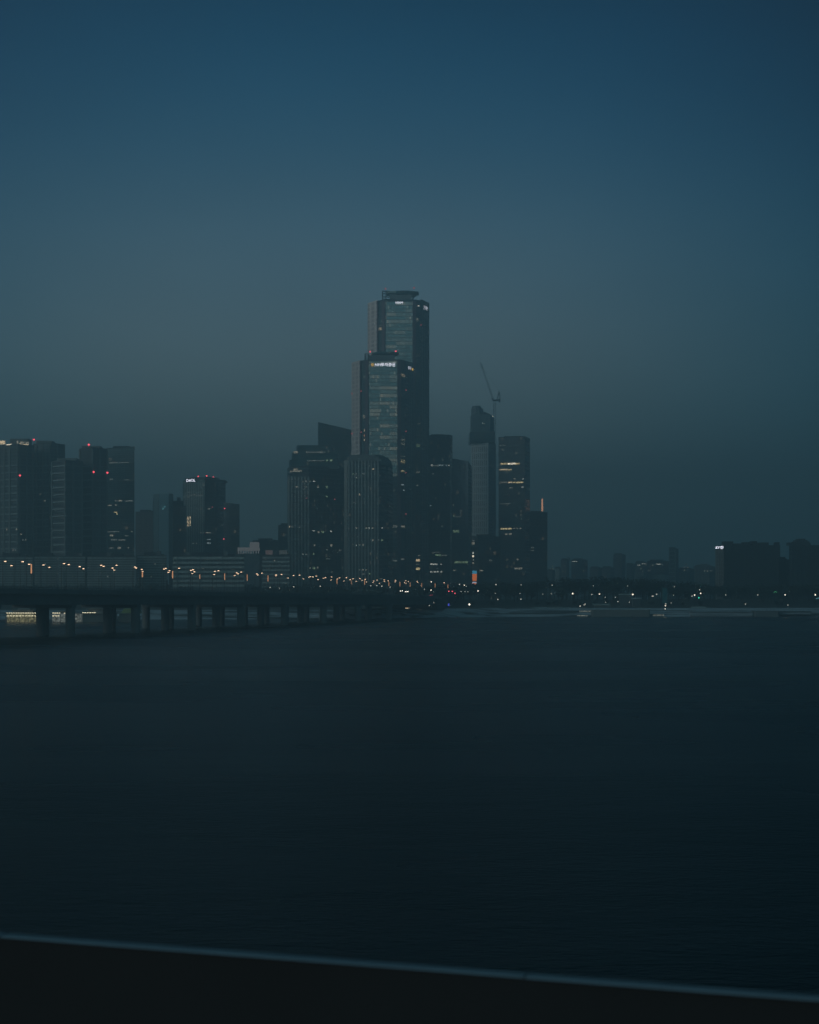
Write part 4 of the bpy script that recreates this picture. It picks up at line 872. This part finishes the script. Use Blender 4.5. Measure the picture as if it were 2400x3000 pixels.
# ------------------------------------------------------------------ vehicles
def make_car(label):
    g = empty('car', (0, 0, 0), label, 'car', 'cars on the bridge road')
    m_ = MB(); prof = [(-2.2, .35), (2.2, .35), (2.25, .75), (1.9, .88), (1.1, .95), (.45, 1.42), (-1.1, 1.45), (-1.75, 1.0), (-2.2, .92)]
    i = len(m_.v); n = len(prof)
    for xx, k in ((-.88, 0), (.88, 1)):
        for (yy, z) in prof: m_.v.append((xx * (.86 if z > 1.2 else 1), yy, z))
    m_.f += [tuple(range(n)), tuple(n + k for k in range(n))[::-1]] + [(k, n + k, n + (k + 1) % n, (k + 1) % n) for k in range(n)]
    m_.build('body', 'carpaint', g)
    m_ = MB(); m_.box((-.78, -1.0, .98), (.78, .5, 1.36)); 
    m_ = MB(); m_.prism([(-.80, -1.2), (.80, -1.2), (.80, .62), (-.80, .62)], 1.0, 1.34); m_.build('window_glass', 'carglass', g)
    for sx in (-.80, .80):
        for yy in (-1.35, 1.35):
            m_ = MB(); m_.bar((sx - .11, yy, .33), (sx + .11, yy, .33), .33, n=12); m_.build('wheel', 'tyre', g)
    for sx in (-.62, .62):
        m_ = MB(); m_.ball((sx, 2.2, .68), .20); m_.build('headlight', 'head', g)
        m_ = MB(); m_.box((sx - .2, -2.24, .68), (sx + .2, -2.15, .82)); m_.build('taillight', 'red', g)
    return g
cars = [(1174.5, 1731, 1108, 180, 'car with headlights on facing the river, left of the bright pair'), (1190.5, 1733, 1100, 180, 'car with the brightest headlights at the end of the bridges'),
        (830, 1731.5, 0, 0, 'car showing a red tail light on the bridge, leftmost'), (1261, 1744, 1090, 0, 'car with dim red tail lights below the bridge end'), (1437, 1744, 1160, 0, 'car with faint red tail light near the trees')]
c0 = make_car(cars[0][4])
for i, (px, py, D, rz, lab) in enumerate(cars):
    c = c0 if i == 0 else copy_tree(c0)
    if D == 0:
        k = (px - CX) / F; d = 700.0
        for _ in range(30):
            p = bridge_pt(d, 5.5); d -= (p.x - k * p.y) / (.331 - k)
        p = bridge_pt(d, 5.5); c.location = (p.x, p.y, deck_z(d) - .73); c.rotation_euler = (0, 0, -math.atan2(.331, 1))
    else:
        c.location = (PX(px, D), D, PZ(py, D) - .7); c.rotation_euler = (0, 0, R(rz + (8 if rz else 12)))
        m_ = MB()
    c['label'] = lab
# raised road carrying them at the bridge end
m_ = MB(); m_.prism([(PX(1100, 1080), 1078), (PX(1300, 1080), 1078), (PX(1345, 1190), 1190), (PX(1090, 1190), 1190)], 4.0, [12.05, 12.6, 9.8, 12.0][0] and [12.1, 12.1, 12.1, 12.1])
tag(m_.build('approach_road', 'asphalt'), 'raised road leading off the bridges', kind='structure')

# ------------------------------------------------------------------ things floating under and beside the bridge
def pavilion(name, label, x0, x1, D, ybase, decks, upper=None, lit='cabin', strings=(), roofmat='conc'):
    g = empty(name, (PX((x0 + x1) / 2, D), D, 0), label, 'floating building', 'floating buildings seen between the bridge piers')
    X0, X1 = PX(x0, D), PX(x1, D)
    m_ = MB(); m_.box((X0 - .6, D - 1, -.6), (X1 + .6, D + 14, PZ(ybase, D))); m_.build('hull', 'steel', g)
    y_lo = ybase
    zb = PZ(ybase, D)
    for k, (yt, ind) in enumerate(decks):
        zt = PZ(yt, D)
        m_ = MB(); m_.box((X0 + ind, D + 1.2 + k, zb + .002), (X1 - ind, D + 11 - k, zt - .3)); m_.build('cabin', lit if k == 0 else 'findark', g)
        m_ = MB(); m_.box((X0 + ind - .8, D + .0 + k, zt - .298), (X1 - ind + .8, D + 12 - k, zt)); m_.build('roof', roofmat, g)
        if k == 0:
            m_ = MB(); n_ = max(2, int((X1 - X0) / 2.2))
            for q in range(n_ + 1): x = X0 + (X1 - X0) * q / n_; m_.box((x - .10, D + .1, zb + .004), (x + .10, D + .3, zt - .3))
            m_.build('column', 'darkconc', g)
        zb = zt
    if upper:
        ux0, ux1, uy = upper; m_ = MB(); a, b = PX(ux0, D), PX(ux1, D); zt = PZ(uy, D); cxx = (a + b) / 2; w = (b - a) / 2
        m_.prism([(cxx - w * 1.5, D + 2), (cxx + w * 1.5, D + 2), (cxx + w * 1.5, D + 10), (cxx - w * 1.5, D + 10)], zb + .002, zb + .35)
        i = len(m_.v); m_.v += [(cxx - w * 1.3, D + 2.3, zb + .36), (cxx + w * 1.3, D + 2.3, zb + .36), (cxx + w * 1.3, D + 9.7, zb + .36), (cxx - w * 1.3, D + 9.7, zb + .36), (cxx - w, D + 3.5, zt), (cxx + w, D + 3.5, zt), (cxx + w, D + 8, zt), (cxx - w, D + 8, zt)]
        m_.f += [tuple(i + k for k in q) for q in ((0, 1, 5, 4), (1, 2, 6, 5), (2, 3, 7, 6), (3, 0, 4, 7), (4, 5, 6, 7), (3, 2, 1, 0))]
        m_.build('upper_roof', 'conc', g)
    for xs0, xs1, y, st in strings:
        m_ = MB(); x = xs0
        while x <= xs1:
            m_.box((PX(x, D), D - .25, PZ(y, D)), (PX(x + st * .72, D), D - .05, PZ(y, D) + .22)); x += st
        m_.build('string_lights', 'string', g)
    return g
pavilion('floating_restaurant', 'floating restaurant with long string of warm lights, glowing yellow, leftmost between piers', 17, 111, 893, 1823, [(1796.5, .4), (1787, 3)], (54, 80, 1767), 'cabin', [(19, 106, 1796.5, 6.8), (20, 106, 1805, 9.0)])
pavilion('floating_restaurant', 'smaller floating restaurant with broken string of lights, second from left', 150, 232, 896, 1823, [(1796, .4), (1790, 4)], None, 'faint', [(154, 177, 1796.5, 6.0), (188, 203, 1797, 5.2), (154, 164, 1805, 8), (170, 174, 1805, 6)])
pavilion('floating_terminal', 'dark floating terminal with pale stepped roof and short string of lights', 238, 335, 898, 1822, [(1797, .4), (1783, 3)], (268, 298, 1764), 'findark', [(241, 278, 1795.5, 7), (309, 313, 1795.5, 6)])
pavilion('floating_terminal', 'floating terminal with yellow green roof seen between two piers', 342, 404, 900, 1828, [(1806, .3), (1797, 1)], (360, 402, 1783), 'findark', [], 'conc').children[-1]
for o in list(bpy.data.objects):
    if o.name.startswith('upper_roof') and o.parent and 'yellow green roof' in o.parent.get('label', ''): o.data.materials[0] = M['greenroof']
# canopy roof near the bridge end
D = 1090; g = empty('canopy', (PX(1075, D), D, 11), 'pale curved canopy roof by the end of the bridges', 'canopy')
m_ = MB(); n_ = 10
for k in range(n_):
    a0, a1 = k / n_, (k + 1) / n_; z = lambda a: PZ(1735, D) + 1.5 * math.sin(math.pi * a) ** .8
    xa, xb = PX(1036 + 75 * a0, D), PX(1036 + 75 * a1, D); i = len(m_.v)
    m_.v += [(xa, D - 3, z(a0) - .25), (xb, D - 3, z(a1) - .25), (xb, D + 6, z(a1) - .25), (xa, D + 6, z(a0) - .25), (xa, D - 3, z(a0)), (xb, D - 3, z(a1)), (xb, D + 6, z(a1)), (xa, D + 6, z(a0))]
    m_.f += [tuple(i + q for q in w) for w in ((0, 3, 2, 1), (4, 5, 6, 7), (0, 1, 5, 4), (2, 3, 7, 6))] + ([(i, i + 4, i + 7, i + 3)] if k == 0 else []) + ([(i + 1, i + 2, i + 6, i + 5)] if k == n_ - 1 else [])
m_.build('roof', 'band', g)
m_ = MB(); [m_.bar((PX(x, D), D + 1, 9), (PX(x, D), D + 1, PZ(1735, D)), .15) for x in (1044, 1066, 1086, 1104)]; m_.build('post', 'steel', g)
# riverside quay pieces on the right
def quay(label, x0, x1, y0, y1, D, mat, name='quay_platform', rim=None):
    g = empty(name, (PX((x0 + x1) / 2, D), D, 0), label, 'quay', 'low quays and pontoons on the far bank')
    z0, z1 = PZ(y1, D), PZ(y0, D)
    m_ = MB(); a, b = PX(x0, D), PX(x1, D); m_.prism([(a + .8, D), (b - .8, D), (b, D + .8), (b, D + 9), (a, D + 9), (a, D + .8)], min(z0, -.5) if z0 < 1 else z0, z1 - .25); m_.build('base', mat, g)
    m_ = MB(); m_.box((a - .2, D - .2, z1 - .248), (b + .2, D + 9.1, z1)); m_.build('deck', rim or mat, g)
    m_ = MB(); x = a
    while x < b: m_.box((x, D, z1 + .001), (x + .08, D + .08, z1 + 1.0)); x += 2.4
    m_.box((a, D, z1 + 1.001), (b, D + .08, z1 + 1.08)); m_.build('railing', 'steel', g)
    return g
quay('long dark pontoon with pale rim moored at middle of far bank', 1735, 1905, 1786, 1807, 1058, 'conc', 'pontoon', 'paleconc')
quay('pale concrete quay on the right far bank', 2026, 2208, 1793, 1806, 1061, 'bank', 'quay_platform', 'bank')
quay('dark recessed quay between the two pale quays', 2211, 2284, 1790, 1804, 1060, 'darkconc')
quay('rightmost pale concrete quay on the far bank', 2287, 2378, 1791, 1800, 1064, 'bank', 'quay_platform', 'bank')
for lab, x0, x1, y, D in (('lit ramp edge on the bank left of the pontoon, upper', 1697, 1732, 1789.5, 1072), ('lit ramp edge on the bank left of the pontoon, lower', 1690, 1722, 1802.5, 1057), ('lit walkway edge on the bank right of the pontoon', 1912, 1946, 1801, 1057), ('small slanted lit sign low on the bank by the bridge end', 1187, 1200, 1780.5, 1030)):
    g = empty('lit_walkway', (PX(x0, D), D, PZ(y, D)), lab, 'walkway'); z = PZ(y, D)
    m_ = MB(); m_.prism([(PX(x0, D), D - .5), (PX(x1, D), D - .5), (PX(x1 + 3, D), D + 3), (PX(x0 + 3, D), D + 3)], z - 1.2, z); m_.build('step', 'paleconc', g)
    m_ = MB(); m_.box((PX(x0 + 1, D), D - .62, z - .35), (PX(x1 - 1, D), D - .51, z - .05)); m_.build('light_strip', 'dim' if x0 > 1200 else 'warm', g)
# teal pylon, signs
D = 1120; g = empty('pylon_sign', (PX(1948, D), D, 5.2), 'tall unlit teal pylon standing among dark trees', 'sign')
m_ = MB(); m_.prism([(PX(1941, D), D), (PX(1955, D), D), (PX(1955, D), D + 1.5), (PX(1941, D), D + 1.5)], PZ(1768, D), PZ(1722, D)); m_.build('panel', 'teal', g)
m_ = MB(); [m_.box((PX(x, D), D + .4, 5), (PX(x, D) + .4, D + .9, PZ(1768, D))) for x in (1943, 1951)]; m_.build('leg', 'steel', g)
D = 1145; g = empty('neon_sign', (PX(2272, D), D, 8.8), 'small green neon sign glowing among trees on the right', 'sign')
m_ = MB()
for k in range(7): m_.box((PX(2267 + k * 1.5, D), D, PZ(1737 - 3 * math.sin(k / 6 * math.pi), D)), (PX(2268 + k * 1.5, D), D + .2, PZ(1735.4 - 3 * math.sin(k / 6 * math.pi), D)))
m_.build('tube', 'scr_g', g); m_ = MB(); m_.bar((PX(2272, D), D + .5, 8.8), (PX(2272, D), D + .5, PZ(1733, D)), .12); m_.box((PX(2267, D), D + .25, PZ(1738, D)), (PX(2278, D), D + .4, PZ(1732, D))); m_.build('sign_board', 'roof', g)
g = empty('neon_sign', (PX(2396, D), D, 8.8), 'cyan lit sign at the right edge under a bright lamp', 'sign')
m_ = MB(); [m_.box((PX(2391 + k * 2.2, D), D, PZ(1755 - k * .6, D)), (PX(2392.5 + k * 2.2, D), D + .2, PZ(1752.6 - k * .6, D))) for k in range(5)]; m_.build('letters', 'scr_c', g)
m_ = MB(); m_.box((PX(2389, D), D + .25, 8.8), (PX(2403, D), D + .5, PZ(1750, D))); m_.build('sign_board', 'roof', g)
D = 1060; g = empty('blue_sign', (PX(1315, D), D, 5), 'small glowing blue sign low on the bank', 'sign')
m_ = MB(); m_.box((PX(1312.5, D), D, PZ(1775, D)), (PX(1317, D), D + .3, PZ(1768.5, D))); m_.build('panel', 'lampblue', g); m_ = MB(); m_.bar((PX(1315, D), D + .4, 4.6), (PX(1315, D), D + .4, PZ(1770, D)), .1); m_.build('post', 'steel', g)
# low park kiosks with pale roof
for px0, px1, y, D, lab in ((1815, 1852, 1742, 1140, 'long low kiosk with pale roof among the dark trees'), (1740, 1790, 1772, 1092, 'wide canopy kiosk on the bank above the pontoon'), (1852, 1880, 1754, 1128, 'small kiosk with pale roof below the long one'), (2030, 2070, 1780, 1090, 'low flat kiosk left of the pale quay'), (1610, 1650, 1781, 1088, 'low shed on the bank left of the lit ramp')):
    g = empty('kiosk', (PX((px0 + px1) / 2, D), D, 5.2), lab, 'kiosk', 'low kiosks on the far bank'); a, b = PX(px0, D), PX(px1, D); z = PZ(y, D)
    m_ = MB(); m_.box((a + .6, D + .8, 4.8), (b - .6, D + 5, z - .3)); m_.build('wall', 'darkconc', g)
    m_ = MB(); m_.prism([(a, D), (b, D), (b, D + 6), (a, D + 6)], z - .298, [z - .1, z - .1, z + .6, z + .6]); m_.build('roof', 'band', g)
    m_ = MB(); [m_.box((a + .8 + q * (b - a - 1.8), D + .2, 4.8), (a + 1.0 + q * (b - a - 1.8), D + .4, z - .3)) for q in (0, .33, .66, 1)]; m_.build('post', 'steel', g)

# ------------------------------------------------------------------ trees
def tree_geo(crown_, trunk_, x, y, z, h, rad, nl):
    """tapered trunk with limbs into trunk_, many small leaf clumps into crown_"""
    trunk_.bar((x, y, z - .5), (x, y, z + h * .62), .28, .12, 5)
    limbs = []
    for k in range(6):
        a = random.uniform(0, 6.28); t = random.uniform(.3, .6); l = rad * random.uniform(.6, 1)
        q = (x + math.cos(a) * l, y + math.sin(a) * l, z + h * (t + random.uniform(.18, .4))); trunk_.bar((x, y, z + h * t), q, .12, .04, 4); limbs.append(q)
    limbs.append((x, y, z + h * .82))
    for k in range(nl):
        c = random.choice(limbs); r = random.gauss(0, rad * .38), random.gauss(0, rad * .38), random.gauss(0, h * .10)
        p = Vector((c[0] + r[0], c[1] + r[1], min(z + h, c[2] + r[2]))); s_ = random.uniform(.25, .75)
        a = Vector((random.gauss(0, 1), random.gauss(0, 1), random.gauss(0, 1))).normalized(); b = a.orthogonal().normalized(); i = len(crown_.v)
        crown_.v += [tuple(p + a * s_), tuple(p + b * s_ * .8), tuple(p - a * s_), tuple(p - b * s_ * .8)]; crown_.f.append((i, i + 1, i + 2, i + 3))
# the wood: one dark mass beyond the park
cw, tw = MB(), MB()
def treeline(px):
    pts = [(-100, 1711), (500, 1713), (1000, 1716), (1180, 1722), (1300, 1718), (1400, 1708), (1540, 1706), (1600, 1698), (1700, 1696), (1800, 1694), (1960, 1700), (2060, 1712), (2200, 1716), (2500, 1714)]
    for (a, ya), (b, yb) in zip(pts, pts[1:]):
        if a <= px <= b: return ya + (yb - ya) * (px - a) / (b - a)
    return 1714
for k in range(520):
    px = random.uniform(-60, 2480); D = random.uniform(1185, 1300); zt = PZ(treeline(px) + random.gauss(3, 3.5), D); z = 8.3
    if 1000 < px < 1200 and random.random() < .6: continue
    h = max(4, zt - z); tree_geo(cw, tw, PX(px, D), D, z, h, random.uniform(3, 5.5), 110)
i0 = len(cw.v); cw.v += tw.v; cw.f += [tuple(q + i0 for q in f) for f in tw.f]
tag(cw.build('riverside_wood', 'leaf'), 'dark mass of trees lining the far bank', kind='stuff')
protot = []
for k in range(5):
    g = empty('tree', (0, 0, 0), 'dark bare-looking tree in front of the riverside wood', 'tree', 'single trees along the far bank')
    a, b = MB(), MB(); tree_geo(a, b, 0, 0, 0, random.uniform(8, 12), random.uniform(2.6, 4), 260)
    b.build('trunk', 'bark', g); a.build('crown', 'leaf', g); protot.append(g)
for k in range(90):
    g = protot[k] if k < 5 else copy_tree(random.choice(protot))
    px = random.uniform(1290, 2420) if k % 4 else random.uniform(1000, 1300); D = random.choice([1108, 1114, 1156, 1162, 1170])
    g.location = (PX(px, D), D + random.uniform(-3, 3), 5.0 if D < 1130 else 8.4); s_ = random.uniform(.7, 1.15) * (.45 if D < 1130 else 1); g.scale = (s_, s_, s_); g.rotation_euler = (0, 0, random.uniform(0, 6.28))

# ------------------------------------------------------------------ the bridge the picture is taken from: deck and parapet
hdrop = 1.6; dl, dr = hdrop * F / (2741 - HY), hdrop * F / (2926 - HY)
pl = Vector((PX(0, dl), dl)); pr = Vector((PX(2400, dr), dr)); ed = (pr - pl).normalized(); en = Vector((-ed.y, ed.x))
g = empty('parapet', (pl.x, pl.y, 15.2), 'dark parapet with pale coping crossing the foreground, out of focus', 'parapet')
zc = EYE - hdrop
m_ = MB(); s_ = -40.0
while s_ < 50:
    w = .075 + random.uniform(-.010, .010); o_ = random.uniform(-.006, .006); L_ = 2.49
    a, b = pl + ed * s_ + en * o_, pl + ed * (s_ + L_) + en * o_
    m_.prism([tuple(a), tuple(b), tuple(b + en * w), tuple(a + en * w)], zc - .010, zc + random.uniform(-.002, .002)); s_ += 2.5
m_.build('coping', 'coping', g)
m_ = MB(); a, b = pl + ed * -40 + en * .02, pl + ed * 50 + en * .02
m_.prism([tuple(a), tuple(b), tuple(b + en * .05), tuple(a + en * .05)], 14.6, zc - .012); m_.build('panel', 'panel', g)
m_ = MB(); a, b = pl + ed * -60 + en * .3, pl + ed * 70 + en * .3
m_.prism([tuple(a - en * 26), tuple(b - en * 26), tuple(b), tuple(a)], 13.4, 14.6); o = m_.build('bridge_deck', 'panel'); tag(o, 'dark deck of the bridge in the foreground', kind='structure')

# ------------------------------------------------------------------ haze
m = bpy.data.materials.new('haze_air'); m.use_nodes = True; t = m.node_tree
for n in list(t.nodes): t.nodes.remove(n)
o = t.nodes.new('ShaderNodeOutputMaterial'); v = t.nodes.new('ShaderNodeVolumePrincipled'); t.links.new(v.outputs[0], o.inputs['Volume'])
v.inputs['Color'].default_value = (.77, .93, .95, 1); v.inputs['Density'].default_value = HAZE_DENSITY; v.inputs['Anisotropy'].default_value = .55
M['haze'] = m
mb = MB(); mb.box((-3700, -400, -5), (3700, 5100, 352)); h = mb.build('haze', 'haze'); tag(h, 'bluish dusk haze over the river and city', kind='stuff')
for ob in list(bpy.data.objects):
    if 'base' in ob: del ob['base']
